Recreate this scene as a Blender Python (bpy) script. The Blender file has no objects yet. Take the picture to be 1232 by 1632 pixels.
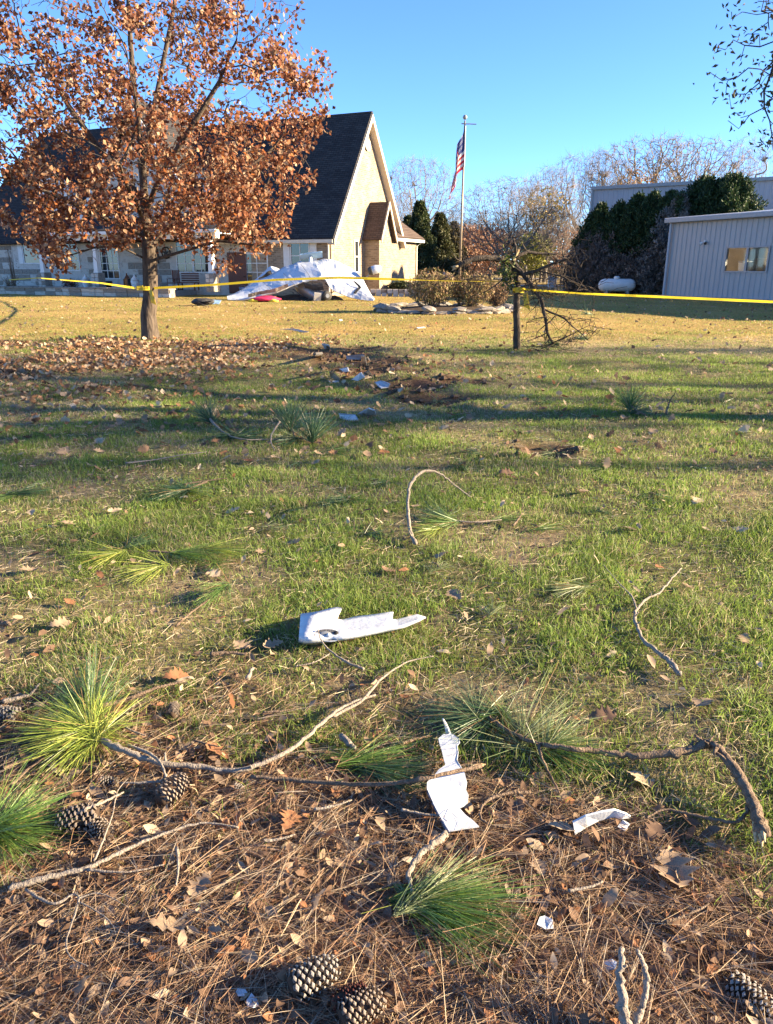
import bpy, bmesh, math, random
import numpy as np
from math import radians, sin, cos, tan, pi
from mathutils import Vector, Matrix, noise as mnoise

random.seed(7)
RNG = np.random.default_rng(7)
SC = bpy.context.scene
COL = SC.collection

# ------------------------------------------------------------------ camera
FPX, PITCH, CAMH = 1190.0, radians(18.2), 1.6      # focal length in photo pixels, tilt down, eye height (m)
PW, PH = 1232.0, 1632.0
cam_data = bpy.data.cameras.new('camera')
cam_data.sensor_fit = 'VERTICAL'
cam_data.angle = 2 * math.atan(PH / 2 / FPX)
cam_data.clip_start, cam_data.clip_end = 0.05, 6000
cam = bpy.data.objects.new('camera', cam_data)
COL.objects.link(cam)
cam.location = (0, 0, CAMH)
cam.rotation_euler = (pi / 2 - PITCH, 0, 0)
SC.camera = cam

# ------------------------------------------------------------------ sky and sun
SUN_EL, SUN_AZ = radians(17.0), radians(91.0)     # azimuth from +Y (view direction) towards +X
world = bpy.data.worlds.new('World'); SC.world = world
world.use_nodes = True
wt = world.node_tree
sky = wt.nodes.new('ShaderNodeTexSky'); sky.sky_type = 'NISHITA'
sky.sun_disc = False
sky.sun_elevation, sky.sun_rotation = SUN_EL, SUN_AZ
sky.air_density, sky.dust_density, sky.ozone_density, sky.altitude = 0.66, 0.1, 5.8, 100
wt.links.new(sky.outputs[0], wt.nodes['Background'].inputs[0])
wt.nodes['Background'].inputs[1].default_value = 0.082
sun_data = bpy.data.lights.new('sun', 'SUN')
sun_data.energy, sun_data.angle, sun_data.color = 5.0, radians(0.7), (1.0, 0.80, 0.52)
sun = bpy.data.objects.new('sun', sun_data); COL.objects.link(sun)
sdir = Vector((sin(SUN_AZ) * cos(SUN_EL), cos(SUN_AZ) * cos(SUN_EL), sin(SUN_EL)))
sun.rotation_euler = (-sdir).to_track_quat('-Z', 'Y').to_euler()
sun.location = sdir * 60
vs = SC.view_settings
vs.view_transform, vs.look, vs.gamma, vs.use_curve_mapping = 'Standard', 'None', 1.0, False
vs.exposure = 2.34
SC.cycles.max_bounces = 6; SC.cycles.transparent_max_bounces = 8
SC.cycles.use_denoising = True

# ------------------------------------------------------------------ pixel -> place
def ray(u, v):
    x, y = (u - PW / 2) / FPX, (PH / 2 - v) / FPX
    return Vector((x, cos(PITCH) + y * sin(PITCH), -sin(PITCH) + y * cos(PITCH)))
def G(u, v, z=0.0):
    """where the sight line through a photo pixel meets the height z"""
    d = ray(u, v); t = (z - CAMH) / d.z
    return Vector((d.x * t, d.y * t, z))
def D(u, v, y):
    """the point on that line y metres ahead"""
    d = ray(u, v); t = y / d.y
    return Vector((d.x * t, y, CAMH + d.z * t))
def px(x, y, z=0.0):
    dz = z - CAMH
    dep = y * cos(PITCH) - dz * sin(PITCH)
    return PW / 2 + FPX * x / dep, PH / 2 - FPX * (y * sin(PITCH) + dz * cos(PITCH)) / dep

# ------------------------------------------------------------------ lie of the land
def sstep(a, b, x):
    t = np.clip((x - a) / (b - a), 0, 1); return t * t * (3 - 2 * t)
GOUGE = [(-1.1, 14.6, 1.2), (-0.55, 13.4, 1.0), (-0.15, 12.2, 0.9), (0.35, 10.6, .75), (0.55, 9.4, .6), (1.45, 6.75, .33), (1.1, 11.0, .5)]
def gz(x, y):
    x = np.asarray(x, float); y = np.asarray(y, float)
    z = 0.018 * np.sin(x * .9 + .4) * np.sin(y * .8) + 0.012 * np.sin(x * 2.3 + y * 1.7) + .02 * np.sin(x * .31 - y * .23)
    z = z * sstep(0, 3, y)
    for gx, gy, r in GOUGE:
        d = np.hypot(x - gx, (y - gy)) / r
        z = z - .07 * np.exp(-d * d * 2.2) + .045 * np.exp(-((d - 1.0) / .3) ** 2) * (np.sin(x * 7 + y * 5) * .5 + .6)
    return z
def gouge_mask(x, y):
    m = np.zeros_like(np.asarray(x, float))
    for gx, gy, r in GOUGE:
        d = np.hypot(x - gx, y - gy) / r
        m = np.maximum(m, 1 - sstep(.55, 1.25, d + .25 * np.sin(x * 5 + y * 3.1) * np.sin(y * 4.3 - x)))
    return m
def gzf(x, y): return float(gz(x, y))
def GP(u, v, h=0.0):
    p = G(u, v, h); p = G(u, v, gzf(p.x, p.y) + h)
    return p
# smooth value noise, vectorised
_P = RNG.random((256, 256))
def vnoise(x, y):
    x = np.asarray(x, float); y = np.asarray(y, float)
    xi, yi = np.floor(x).astype(int), np.floor(y).astype(int); fx, fy = x - xi, y - yi
    fx, fy = fx * fx * (3 - 2 * fx), fy * fy * (3 - 2 * fy)
    g = lambda a, b: _P[a & 255, b & 255]
    return (g(xi, yi) * (1 - fx) + g(xi + 1, yi) * fx) * (1 - fy) + (g(xi, yi + 1) * (1 - fx) + g(xi + 1, yi + 1) * fx) * fy
def fbm(x, y): return .55 * vnoise(x, y) + .3 * vnoise(x * 2.1 + 7, y * 2.1 + 3) + .15 * vnoise(x * 4.3 + 1, y * 4.3 + 9)
def litter_mask(x, y):
    """1 where pine straw covers the soil (under the pine near the camera), 0 in the lawn"""
    x = np.asarray(x, float); y = np.asarray(y, float)
    edge = np.interp(x, [-1.3, -.45, .17, .5, .69, .80, 1.1], [2.60, 2.46, 2.30, 2.02, 1.82, 1.62, 1.50])
    return 1 - sstep(-.16, .22, y - edge + (fbm(x * 2.2, y * 2.2) - .5) * .8)
def straw_mask(x, y):
    """dormant, straw-coloured turf"""
    y = np.asarray(y, float)
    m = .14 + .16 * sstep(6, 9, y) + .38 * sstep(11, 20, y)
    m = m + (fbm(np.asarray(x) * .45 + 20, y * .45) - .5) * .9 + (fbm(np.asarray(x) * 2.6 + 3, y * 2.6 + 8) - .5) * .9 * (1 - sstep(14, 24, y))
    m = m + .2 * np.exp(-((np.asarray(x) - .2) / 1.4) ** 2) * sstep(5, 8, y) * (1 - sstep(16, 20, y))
    return np.clip(m, 0, 1)

# ------------------------------------------------------------------ objects
def tag(o, label=None, cat=None, group=None, kind=None):
    if label: o['label'] = label
    if cat: o['category'] = cat
    if group: o['group'] = group
    if kind: o['kind'] = kind
    return o
def empty(name, loc=(0, 0, 0), rz=0.0):
    o = bpy.data.objects.new(name, None); o.empty_display_size = .2
    o.location = loc; o.rotation_euler = (0, 0, rz); COL.objects.link(o); return o
def link(name, me, mat=None, parent=None, loc=None, rot=None, smooth=None):
    if mat is not None and not me.materials: me.materials.append(mat)
    o = bpy.data.objects.new(name, me); COL.objects.link(o)
    if loc is not None: o.location = loc
    if rot is not None: o.rotation_euler = rot
    if parent is not None: o.parent = parent
    return o
def np_mesh(name, V, T=None, Q=None, col=None, smooth=False, shift=None):
    V = np.asarray(V, np.float32).reshape(-1, 3)
    T = np.zeros((0, 3), np.int32) if T is None else np.asarray(T, np.int32).reshape(-1, 3)
    Q = np.zeros((0, 4), np.int32) if Q is None else np.asarray(Q, np.int32).reshape(-1, 4)
    me = bpy.data.meshes.new(name)
    nt, nq = len(T), len(Q)
    me.vertices.add(len(V)); me.loops.add(nt * 3 + nq * 4); me.polygons.add(nt + nq)
    me.vertices.foreach_set('co', V.ravel())
    me.loops.foreach_set('vertex_index', np.concatenate([T.ravel(), Q.ravel()]).astype(np.int32))
    me.polygons.foreach_set('loop_start', np.concatenate([np.arange(nt) * 3, nt * 3 + np.arange(nq) * 4]).astype(np.int32))
    if smooth: me.polygons.foreach_set('use_smooth', np.ones(nt + nq, bool))
    if col is not None:
        a = me.color_attributes.new('Col', 'FLOAT_COLOR', 'POINT')
        c = np.ones((len(V), 4), np.float32); c[:, :3] = np.asarray(col, np.float32).reshape(-1, 3)
        a.data.foreach_set('color', c.ravel())
    me.update(calc_edges=True)
    return me
class MB:
    """collects simple solids; build() links them as one mesh object"""
    def __init__(s): s.v = []; s.f = []
    def add(s, vs, fs):
        b = len(s.v); s.v += [tuple(v) for v in vs]; s.f += [tuple(b + i for i in f) for f in fs]; return s
    def box(s, x0, x1, y0, y1, z0, z1):
        return s.add([(x0, y0, z0), (x1, y0, z0), (x1, y1, z0), (x0, y1, z0), (x0, y0, z1), (x1, y0, z1), (x1, y1, z1), (x0, y1, z1)],
                     [(0, 3, 2, 1), (4, 5, 6, 7), (0, 1, 5, 4), (1, 2, 6, 5), (2, 3, 7, 6), (3, 0, 4, 7)])
    def prism(s, poly, axis, a, b):
        """polygon (2-D) swept along axis from a to b; axis x: poly=(y,z), y: (x,z), z: (x,y)"""
        def p3(p, t):
            return {'x': (t, p[0], p[1]), 'y': (p[0], t, p[1]), 'z': (p[0], p[1], t)}[axis]
        n = len(poly)
        vs = [p3(p, a) for p in poly] + [p3(p, b) for p in poly]
        fs = [tuple(range(n))[::-1], tuple(range(n, 2 * n))] + [(i, (i + 1) % n, n + (i + 1) % n, n + i) for i in range(n)]
        return s.add(vs, fs)
    def slab(s, pts, th):
        """a sheet through 3 or 4 corners with thickness th along its normal"""
        p = [Vector(q) for q in pts]; n = (p[1] - p[0]).cross(p[2] - p[0]).normalized() * th
        m = len(p); vs = p + [q + n for q in p]
        return s.add(vs, [tuple(range(m))[::-1], tuple(range(m, 2 * m))] + [(i, (i + 1) % m, m + (i + 1) % m, m + i) for i in range(m)])
    def tube(s, pts, rad, k=8, cap=True):
        pts = [Vector(p) for p in pts]
        if not hasattr(rad, '__len__'): rad = [rad] * len(pts)
        b = len(s.v); ref = Vector((.31, .22, .92))
        for i, p in enumerate(pts):
            d = (pts[min(i + 1, len(pts) - 1)] - pts[max(i - 1, 0)]).normalized()
            if abs(d.dot(ref)) > .95: ref = Vector((.9, .3, .1))
            a = d.cross(ref).normalized(); c = d.cross(a)
            for j in range(k):
                t = 2 * pi * j / k; s.v.append(tuple(p + (a * cos(t) + c * sin(t)) * rad[i]))
        for i in range(len(pts) - 1):
            for j in range(k):
                s.f.append((b + i * k + j, b + i * k + (j + 1) % k, b + (i + 1) * k + (j + 1) % k, b + (i + 1) * k + j))
        if cap:
            s.f.append(tuple(b + j for j in range(k))[::-1]); s.f.append(tuple(b + (len(pts) - 1) * k + j for j in range(k)))
        return s
    def lathe(s, prof, k=16, c=(0, 0, 0)):
        b = len(s.v)
        for r, z in prof:
            for j in range(k):
                t = 2 * pi * j / k; s.v.append((c[0] + r * cos(t), c[1] + r * sin(t), c[2] + z))
        for i in range(len(prof) - 1):
            for j in range(k):
                s.f.append((b + i * k + j, b + i * k + (j + 1) % k, b + (i + 1) * k + (j + 1) % k, b + (i + 1) * k + j))
        s.f.append(tuple(b + j for j in range(k))[::-1]); s.f.append(tuple(b + (len(prof) - 1) * k + j for j in range(k)))
        return s
    def mesh(s, name, smooth=False):
        me = bpy.data.meshes.new(name); me.from_pydata(s.v, [], s.f)
        if smooth: me.polygons.foreach_set('use_smooth', np.ones(len(me.polygons), bool))
        me.update(); return me
    def build(s, name, mat, parent=None, smooth=False, loc=None, rot=None, bevel=0):
        o = link(name, s.mesh(name, smooth), mat, parent, loc, rot)
        if bevel:
            m = o.modifiers.new('bevel', 'BEVEL'); m.width = bevel; m.segments = 2; m.limit_method = 'ANGLE'
        return o
def copy_tree(o, parent=None):
    c = o.copy(); COL.objects.link(c)
    if parent is not None: c.parent = parent
    for ch in [q for q in o.children]: copy_tree(ch, c)
    return c

# ------------------------------------------------------------------ materials
def nt_mat(name):
    m = bpy.data.materials.new(name); m.use_nodes = True
    return m, m.node_tree, m.node_tree.nodes['Principled BSDF']
def mat(name, c1, c2=None, scale=8.0, rough=.7, bump=0.0, bscale=None, spec=.3, metal=0.0, detail=6, stretch=None, c3=None, coord='Object'):
    """two or three tones mixed by noise, with fine relief"""
    m, t, b = nt_mat(name)
    b.inputs['Roughness'].default_value = rough; b.inputs['Metallic'].default_value = metal
    b.inputs['Specular IOR Level'].default_value = spec
    tc = t.nodes.new('ShaderNodeTexCoord'); mp = t.nodes.new('ShaderNodeMapping')
    t.links.new(tc.outputs[coord], mp.inputs[0])
    if stretch: mp.inputs['Scale'].default_value = stretch
    if c2 is None: c2 = tuple(x * .8 for x in c1)
    n = t.nodes.new('ShaderNodeTexNoise'); n.inputs['Scale'].default_value = scale; n.inputs['Detail'].default_value = detail
    n.inputs['Roughness'].default_value = .65
    t.links.new(mp.outputs[0], n.inputs[0])
    r = t.nodes.new('ShaderNodeValToRGB')
    r.color_ramp.elements[0].position, r.color_ramp.elements[1].position = .32, .68
    r.color_ramp.elements[0].color, r.color_ramp.elements[1].color = (*c1, 1), (*c2, 1)
    if c3: e = r.color_ramp.elements.new(.5); e.color = (*c3, 1)
    t.links.new(n.outputs[0], r.inputs[0]); t.links.new(r.outputs[0], b.inputs['Base Color'])
    if bump:
        n2 = t.nodes.new('ShaderNodeTexNoise'); n2.inputs['Scale'].default_value = bscale or scale * 4; n2.inputs['Detail'].default_value = 5
        t.links.new(mp.outputs[0], n2.inputs[0])
        bp = t.nodes.new('ShaderNodeBump'); bp.inputs['Strength'].default_value = bump; bp.inputs['Distance'].default_value = .02
        t.links.new(n2.outputs[0], bp.inputs['Height']); t.links.new(bp.outputs[0], b.inputs['Normal'])
    return m
def leaf_mat(name, rough=.6, trans=.35, spec=.25, tint=(1, 1, 1), attr='Col', base=None, noise=0.0):
    """thin leaf: reflects and lets light through; colour from the mesh's own colour attribute"""
    m, t, b = nt_mat(name)
    out = t.nodes['Material Output']
    if base is None:
        a = t.nodes.new('ShaderNodeAttribute'); a.attribute_name = attr; src = a.outputs['Color']
    else:
        a = t.nodes.new('ShaderNodeRGB'); a.outputs[0].default_value = (*base, 1); src = a.outputs[0]
    if noise:
        tc = t.nodes.new('ShaderNodeTexCoord'); n = t.nodes.new('ShaderNodeTexNoise'); n.inputs['Scale'].default_value = noise
        t.links.new(tc.outputs['Object'], n.inputs[0])
        h = t.nodes.new('ShaderNodeHueSaturation'); mr = t.nodes.new('ShaderNodeMapRange')
        mr.inputs['To Min'].default_value, mr.inputs['To Max'].default_value = .45, 1.5
        t.links.new(n.outputs[0], mr.inputs[0]); t.links.new(mr.outputs[0], h.inputs['Value']); t.links.new(src, h.inputs['Color']); src = h.outputs[0]
    t.links.new(src, b.inputs['Base Color'])
    b.inputs['Roughness'].default_value = rough; b.inputs['Specular IOR Level'].default_value = spec
    tr = t.nodes.new('ShaderNodeBsdfTranslucent'); t.links.new(src, tr.inputs[0])
    mx = t.nodes.new('ShaderNodeMixShader'); mx.inputs[0].default_value = trans
    t.links.new(b.outputs[0], mx.inputs[1]); t.links.new(tr.outputs[0], mx.inputs[2]); t.links.new(mx.outputs[0], out.inputs[0])
    return m
def glass_mat(name, col=(.02, .025, .03), rough=.04):
    m, t, b = nt_mat(name)
    b.inputs['Base Color'].default_value = (*col, 1); b.inputs['Roughness'].default_value = rough
    b.inputs['Specular IOR Level'].default_value = .9
    return m
M = {}
M['bark_oak'] = mat('oak bark', (.045, .035, .028), (.135, .105, .082), 14, .9, 1.0, 30, .1, stretch=(1, 1, .28))
M['bark_grey'] = mat('grey bark', (.10, .085, .07), (.22, .19, .16), 9, .9, .6, 30, .1, stretch=(1, 1, .4))
M['bark_dark'] = mat('dark bark', (.035, .028, .022), (.10, .08, .065), 16, .9, .9, 40, .1, stretch=(1, 1, .35))
M['stick'] = mat('twig bark', (.20, .165, .13), (.34, .29, .24), 60, .85, .6, 160, .15)
M['stick_brown'] = mat('brown twig bark', (.11, .075, .05), (.24, .175, .125), 50, .85, .7, 150, .15)
M['wood_raw'] = mat('torn wood', (.42, .28, .14), (.60, .44, .25), 90, .8, .5, 200, .2, stretch=(1, 1, .2))
M['leaf'] = leaf_mat('dry leaf', .85, .25, .08)
M['leaf_oak'] = leaf_mat('oak crown leaf', .55, .42)
M['blade'] = leaf_mat('grass blade', .5, .48, .35)
M['needle'] = leaf_mat('pine needle', .40, .22, .45)
M['straw'] = leaf_mat('fallen needle', .65, .15, .2)
M['green'] = leaf_mat('evergreen leaf', .55, .22, .3)
M['white_paint'] = mat('white aircraft paint', (.74, .75, .76), (.66, .67, .69), 12, .32, .12, 60, .5)
M['white_trim'] = mat('white trim paint', (.74, .73, .70), (.66, .65, .62), 5, .5, .05)
M['concrete'] = mat('concrete', (.36, .34, .31), (.26, .245, .225), 6, .85, .3)
M['soil'] = mat('soil', (.075, .048, .032), (.16, .11, .075), 25, .95, .8, 80, .1)
# ================================================================== ground
def axis(lo, hi, fine_lo, fine_hi, step, grow=1.22):
    a = list(np.arange(fine_lo, fine_hi + 1e-6, step)); s = step
    while a[-1] < hi: s *= grow; a.append(a[-1] + s)
    s = step
    while a[0] > lo: s *= grow; a.insert(0, a[0] - s)
    return np.array(a)
def lerp3(a, b, t): return np.asarray(a)[None] * (1 - t[:, None]) + np.asarray(b)[None] * t[:, None]
def make_ground():
    xs = axis(-2500, 2500, -7, 7, .085, 1.14); ys = axis(-60, 4000, .6, 17, .085, 1.12)
    X, Y = np.meshgrid(xs, ys); nx, ny = len(xs), len(ys)
    X, Y = X.ravel(), Y.ravel(); Z = gz(X, Y) - .004
    near = (1 - sstep(5, 8, Y))
    Z = Z + near * (.012 * (fbm(X * 9, Y * 9) - .5))
    i = np.arange(nx * ny).reshape(ny, nx)
    Q = np.stack([i[:-1, :-1], i[:-1, 1:], i[1:, 1:], i[1:, :-1]], -1).reshape(-1, 4)
    lit, st, go = litter_mask(X, Y), straw_mask(X, Y), gouge_mask(X, Y)
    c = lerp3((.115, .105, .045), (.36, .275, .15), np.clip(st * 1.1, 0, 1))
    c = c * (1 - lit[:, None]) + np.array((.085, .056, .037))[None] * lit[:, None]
    # thin spots where soil shows through the turf near the straw edge
    bare = sstep(.52, .66, fbm(X * 1.3 + 40, Y * 1.3)) * (1 - sstep(4, 7.5, Y)) * .75
    c = c * (1 - bare[:, None]) + np.array((.19, .145, .095))[None] * bare[:, None]
    c = c * (1 - go[:, None]) + np.array((.115, .070, .042))[None] * go[:, None]
    # leaf mould below the red oak
    ok = np.exp(-((X + 6.2) / 5.5) ** 2 - ((Y - 14.8) / 2.2) ** 2) * (fbm(X, Y) * 1.2)
    ok = np.clip(ok, 0, .8); c = c * (1 - ok[:, None]) + np.array((.17, .095, .050))[None] * ok[:, None]
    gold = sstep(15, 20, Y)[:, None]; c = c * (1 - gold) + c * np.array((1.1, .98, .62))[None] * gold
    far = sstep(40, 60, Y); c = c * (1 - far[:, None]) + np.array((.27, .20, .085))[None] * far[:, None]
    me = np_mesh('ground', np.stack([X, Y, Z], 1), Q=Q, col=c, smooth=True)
    m, t, b = nt_mat('turf and soil')
    b.inputs['Roughness'].default_value = .95; b.inputs['Specular IOR Level'].default_value = .08
    a = t.nodes.new('ShaderNodeAttribute'); a.attribute_name = 'Col'
    tc = t.nodes.new('ShaderNodeTexCoord')
    n1 = t.nodes.new('ShaderNodeTexNoise'); n1.inputs['Scale'].default_value = 14; n1.inputs['Detail'].default_value = 8; n1.inputs['Roughness'].default_value = .75
    n2 = t.nodes.new('ShaderNodeTexNoise'); n2.inputs['Scale'].default_value = 1.6; n2.inputs['Detail'].default_value = 5
    for n in (n1, n2): t.links.new(tc.outputs['Object'], n.inputs[0])
    mr = t.nodes.new('ShaderNodeMapRange'); mr.inputs['From Min'].default_value, mr.inputs['From Max'].default_value = .3, .7
    mr.inputs['To Min'].default_value, mr.inputs['To Max'].default_value = .45, 1.55
    t.links.new(n1.outputs[0], mr.inputs[0])
    h = t.nodes.new('ShaderNodeHueSaturation'); t.links.new(a.outputs['Color'], h.inputs['Color']); t.links.new(mr.outputs[0], h.inputs['Value'])
    mr2 = t.nodes.new('ShaderNodeMapRange'); mr2.inputs['To Min'].default_value, mr2.inputs['To Max'].default_value = .46, .54
    t.links.new(n2.outputs[0], mr2.inputs[0]); t.links.new(mr2.outputs[0], h.inputs['Hue'])
    t.links.new(h.outputs[0], b.inputs['Base Color'])
    bp = t.nodes.new('ShaderNodeBump'); bp.inputs['Strength'].default_value = .8; bp.inputs['Distance'].default_value = .03
    t.links.new(n1.outputs[0], bp.inputs['Height']); t.links.new(bp.outputs[0], b.inputs['Normal'])
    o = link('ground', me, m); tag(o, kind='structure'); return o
make_ground()

# ================================================================== grass
def frustum_points(n, y0, y1, power=1.0, margin=.9):
    """random points on the ground the camera (and a step beside it) sees; power skews the density to the near side"""
    t = RNG.random(n); y = y0 + (y1 - y0) * t ** power
    hw = .518 * (.95 * y + .5) + margin * .35 + .12 * margin * y * .25
    return (RNG.random(n) * 2 - 1) * hw, y
def make_blades(name, x, y, h, w, cols, lean, segs):
    n = len(x); z = gz(x, y) - .004
    th = RNG.random(n) * 2 * pi
    fx, fy = np.cos(th), np.sin(th)
    la = RNG.random(n) * 2 * pi; lm = lean * h * (0.25 + RNG.random(n))
    lx, ly = np.cos(la) * lm, np.sin(la) * lm
    hh = np.sqrt(np.maximum(h * h - (lm * .7) ** 2, (h * .25) ** 2))
    P = np.stack([x, y, z], 1); S = np.stack([fx * w / 2, fy * w / 2, np.zeros(n)], 1)
    top = P + np.stack([lx, ly, hh], 1)
    if segs == 1:
        V = np.stack([P - S, P + S, top], 1).reshape(-1, 3)
        T = np.arange(n * 3).reshape(n, 3); Q = None; k = 3
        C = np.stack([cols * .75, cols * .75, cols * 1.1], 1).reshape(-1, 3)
    else:
        mid = P + np.stack([lx * .35, ly * .35, hh * .6], 1)
        V = np.stack([P - S, P + S, mid + S * .75, mid - S * .75, top], 1).reshape(-1, 3)
        b = np.arange(n)[:, None] * 5
        Q = b + np.array([[0, 1, 2, 3]]); T = b + np.array([[3, 2, 4]])
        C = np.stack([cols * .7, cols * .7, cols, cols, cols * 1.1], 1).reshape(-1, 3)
    return np_mesh(name, V, T, Q, col=C)
def grass_cols(x, y, n, boost=0.0):
    st = np.clip(straw_mask(x, y) * .95 + boost, 0.05, .97)
    is_st = RNG.random(n) < st
    g = lerp3((.12, .215, .036), (.31, .385, .080), RNG.random(n))
    g = g * (.75 + .5 * vnoise(x * 3, y * 3))[:, None]
    s = lerp3((.30, .225, .12), (.60, .50, .31), RNG.random(n))
    s = s * lerp3((1, 1, 1), (1.0, .90, .58), sstep(15, 20, y))
    return np.where(is_st[:, None], s, g)
def lawn(name, n, y0, y1, hmin, hmax, wfun, lean, segs, power=1.0, patch=.85):
    x, y = frustum_points(n, y0, y1, power)
    keep = RNG.random(n) > litter_mask(x, y) * .975
    keep &= RNG.random(n) > gouge_mask(x, y) * .93
    dens = np.clip(.2 + 2.6 * (fbm(x * 2.4, y * 2.4) - .34), .06, 1)
    thin = sstep(.52, .66, fbm(x * 1.3 + 40, y * 1.3)) * (1 - sstep(4, 7.5, y)) * .7
    keep &= RNG.random(n) < (1 - patch) + patch * dens
    keep &= RNG.random(n) > thin
    x, y = x[keep], y[keep]; m = len(x)
    h = (hmin + (hmax - hmin) * RNG.random(m) ** 1.5) * (.45 + 1.1 * fbm(x * 2.4, y * 2.4))
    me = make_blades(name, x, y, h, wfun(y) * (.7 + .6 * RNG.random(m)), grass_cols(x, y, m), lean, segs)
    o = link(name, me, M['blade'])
    return o
g1 = lawn('lawn_grass', 230000, 1.5, 5.2, .018, .066, lambda y: .0034 + y * 0, 1.0, 2, 1.15)
tag(g1, 'green and straw coloured lawn grass round the broken branches', 'grass', kind='stuff')
g2 = lawn('lawn_grass', 220000, 5.0, 10.5, .02, .055, lambda y: .0030 + .00025 * y, .7, 2, 1.0)
tag(g2, 'shaded mown lawn grass before the torn earth', 'grass', kind='stuff')
g3 = lawn('lawn_grass', 280000, 10.2, 20, .02, .05, lambda y: .0026 + .00040 * y, .7, 1, 1.0)
tag(g3, 'mown lawn grass mixed with dry oak leaves below the oak', 'grass', kind='stuff')
g4 = lawn('lawn_grass', 230000, 19.5, 48, .02, .05, lambda y: .003 + .00045 * y, .7, 1, 1.1)
tag(g4, 'golden dormant lawn grass in front of the house', 'grass', kind='stuff')
# ================================================================== house
def brick_mat(name, plane, c1, c2, mortar, bw, bh, ms=.012, bump=.4, rough=.85, off=.5):
    m, t, b = nt_mat(name)
    b.inputs['Roughness'].default_value = rough; b.inputs['Specular IOR Level'].default_value = .15
    tc = t.nodes.new('ShaderNodeTexCoord'); sp = t.nodes.new('ShaderNodeSeparateXYZ'); cb = t.nodes.new('ShaderNodeCombineXYZ')
    t.links.new(tc.outputs['Object'], sp.inputs[0])
    t.links.new(sp.outputs['XYZ'.index(plane[0].upper())], cb.inputs[0]); t.links.new(sp.outputs['XYZ'.index(plane[1].upper())], cb.inputs[1])
    br = t.nodes.new('ShaderNodeTexBrick'); t.links.new(cb.outputs[0], br.inputs[0])
    br.inputs['Color1'].default_value, br.inputs['Color2'].default_value, br.inputs['Mortar'].default_value = (*c1, 1), (*c2, 1), (*mortar, 1)
    br.inputs['Scale'].default_value = 1; br.inputs['Brick Width'].default_value = bw; br.inputs['Row Height'].default_value = bh
    br.inputs['Mortar Size'].default_value = ms; br.offset = off
    n = t.nodes.new('ShaderNodeTexNoise'); n.inputs['Scale'].default_value = 1.2; n.inputs['Detail'].default_value = 6; t.links.new(tc.outputs['Object'], n.inputs[0])
    mr = t.nodes.new('ShaderNodeMapRange'); mr.inputs['To Min'].default_value, mr.inputs['To Max'].default_value = .62, 1.38
    t.links.new(n.outputs[0], mr.inputs[0])
    h = t.nodes.new('ShaderNodeHueSaturation'); t.links.new(br.outputs['Color'], h.inputs['Color']); t.links.new(mr.outputs[0], h.inputs['Value'])
    t.links.new(h.outputs[0], b.inputs['Base Color'])
    bp = t.nodes.new('ShaderNodeBump'); bp.inputs['Strength'].default_value = bump; bp.inputs['Distance'].default_value = .01; bp.invert = True
    t.links.new(br.outputs['Fac'], bp.inputs['Height']); t.links.new(bp.outputs[0], b.inputs['Normal'])
    return m
M['brick_gable'] = brick_mat('tan brick, end walls', 'yz', (.36, .275, .19), (.19, .14, .095), (.32, .265, .20), .29, .10, .018)
M['brick_front'] = brick_mat('tan brick, front walls', 'xz', (.36, .275, .19), (.19, .14, .095), (.32, .265, .20), .29, .10, .018)
M['shingle'] = brick_mat('charcoal shingles', 'xz', (.036, .034, .036), (.058, .054, .054), (.016, .015, .016), .32, .11, .010, .9, .9)
M['shingle_brown'] = brick_mat('brown shingles', 'xz', (.085, .060, .050), (.12, .088, .072), (.04, .03, .026), .32, .11, .010, .9, .9)
M['stone'] = mat('cream limestone', (.50, .46, .40), (.38, .34, .29), 3.0, .85, .5, 30, .15, c3=(.56, .53, .48))
M['stone_dark'] = mat('weathered limestone', (.24, .205, .165), (.14, .12, .10), 5.0, .9, .6, 30, .15, c3=(.30, .265, .225))
M['cream_trim'] = mat('cream painted trim', (.66, .58, .46), (.58, .50, .39), 4, .55)
M['glass'] = glass_mat('window glass')
M['dark_in'] = mat('dark interior', (.02, .018, .016), (.035, .03, .026), 2, .8)
M['iron'] = mat('black iron', (.02, .02, .02), (.035, .03, .028), 30, .5, .2)
M['redwood'] = mat('red-brown stained wood', (.10, .035, .022), (.15, .055, .035), 20, .5, .2, stretch=(1, 1, .2))
M['copper'] = mat('aged copper', (.22, .09, .045), (.14, .06, .035), 20, .45, .1, metal=.4)
HYAW = radians(-24); HC = Vector((-3.0, 43.0, 0))
hR = Matrix.Rotation(HYAW, 3, 'Z')
def HL(x, y, z): return HC + hR @ Vector((x, y, z))
def HF(u, v, yl=0.0):
    """pixel -> (x, z) on the house plane at local depth yl"""
    o = hR.inverted() @ (Vector((0, 0, CAMH)) - HC); d = hR.inverted() @ ray(u, v)
    t = (yl - o.y) / d.y; p = o + d * t; return p.x, p.z
house = empty('house', HC, HYAW)
tag(house, 'tan brick and limestone house with steep charcoal shingle roof behind the wreck', 'house')
HL0, HW, EV, RD = -28.7, 9.2, 3.45, 9.75
# ---- walls
MB().box(-5.2, 0, -.0, .3, -.2, EV).build('front_wall', M['brick_front'], house)
MB().prism([(.3, -.2), (HW, -.2), (HW, EV), (HW / 2, RD - .25), (.3, EV + .35)], 'x', -.3, 0).build('gable_wall', M['brick_gable'], house)
MB().box(HL0, -5.2, .02, .3, -.2, EV).build('porch_wall', M['stone'], house)
MB().box(HL0, HL0 + .3, .3, HW, -.2, EV).build('end_wall', M['brick_gable'], house)
MB().box(HL0 + .3, -.3, HW - .3, HW, -.2, EV).build('rear_wall', M['brick_front'], house)
MB().box(HL0 + .3, -.3, .3, HW - .3, EV - .15, EV - .05).build('ceiling', M['dark_in'], house)
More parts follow.
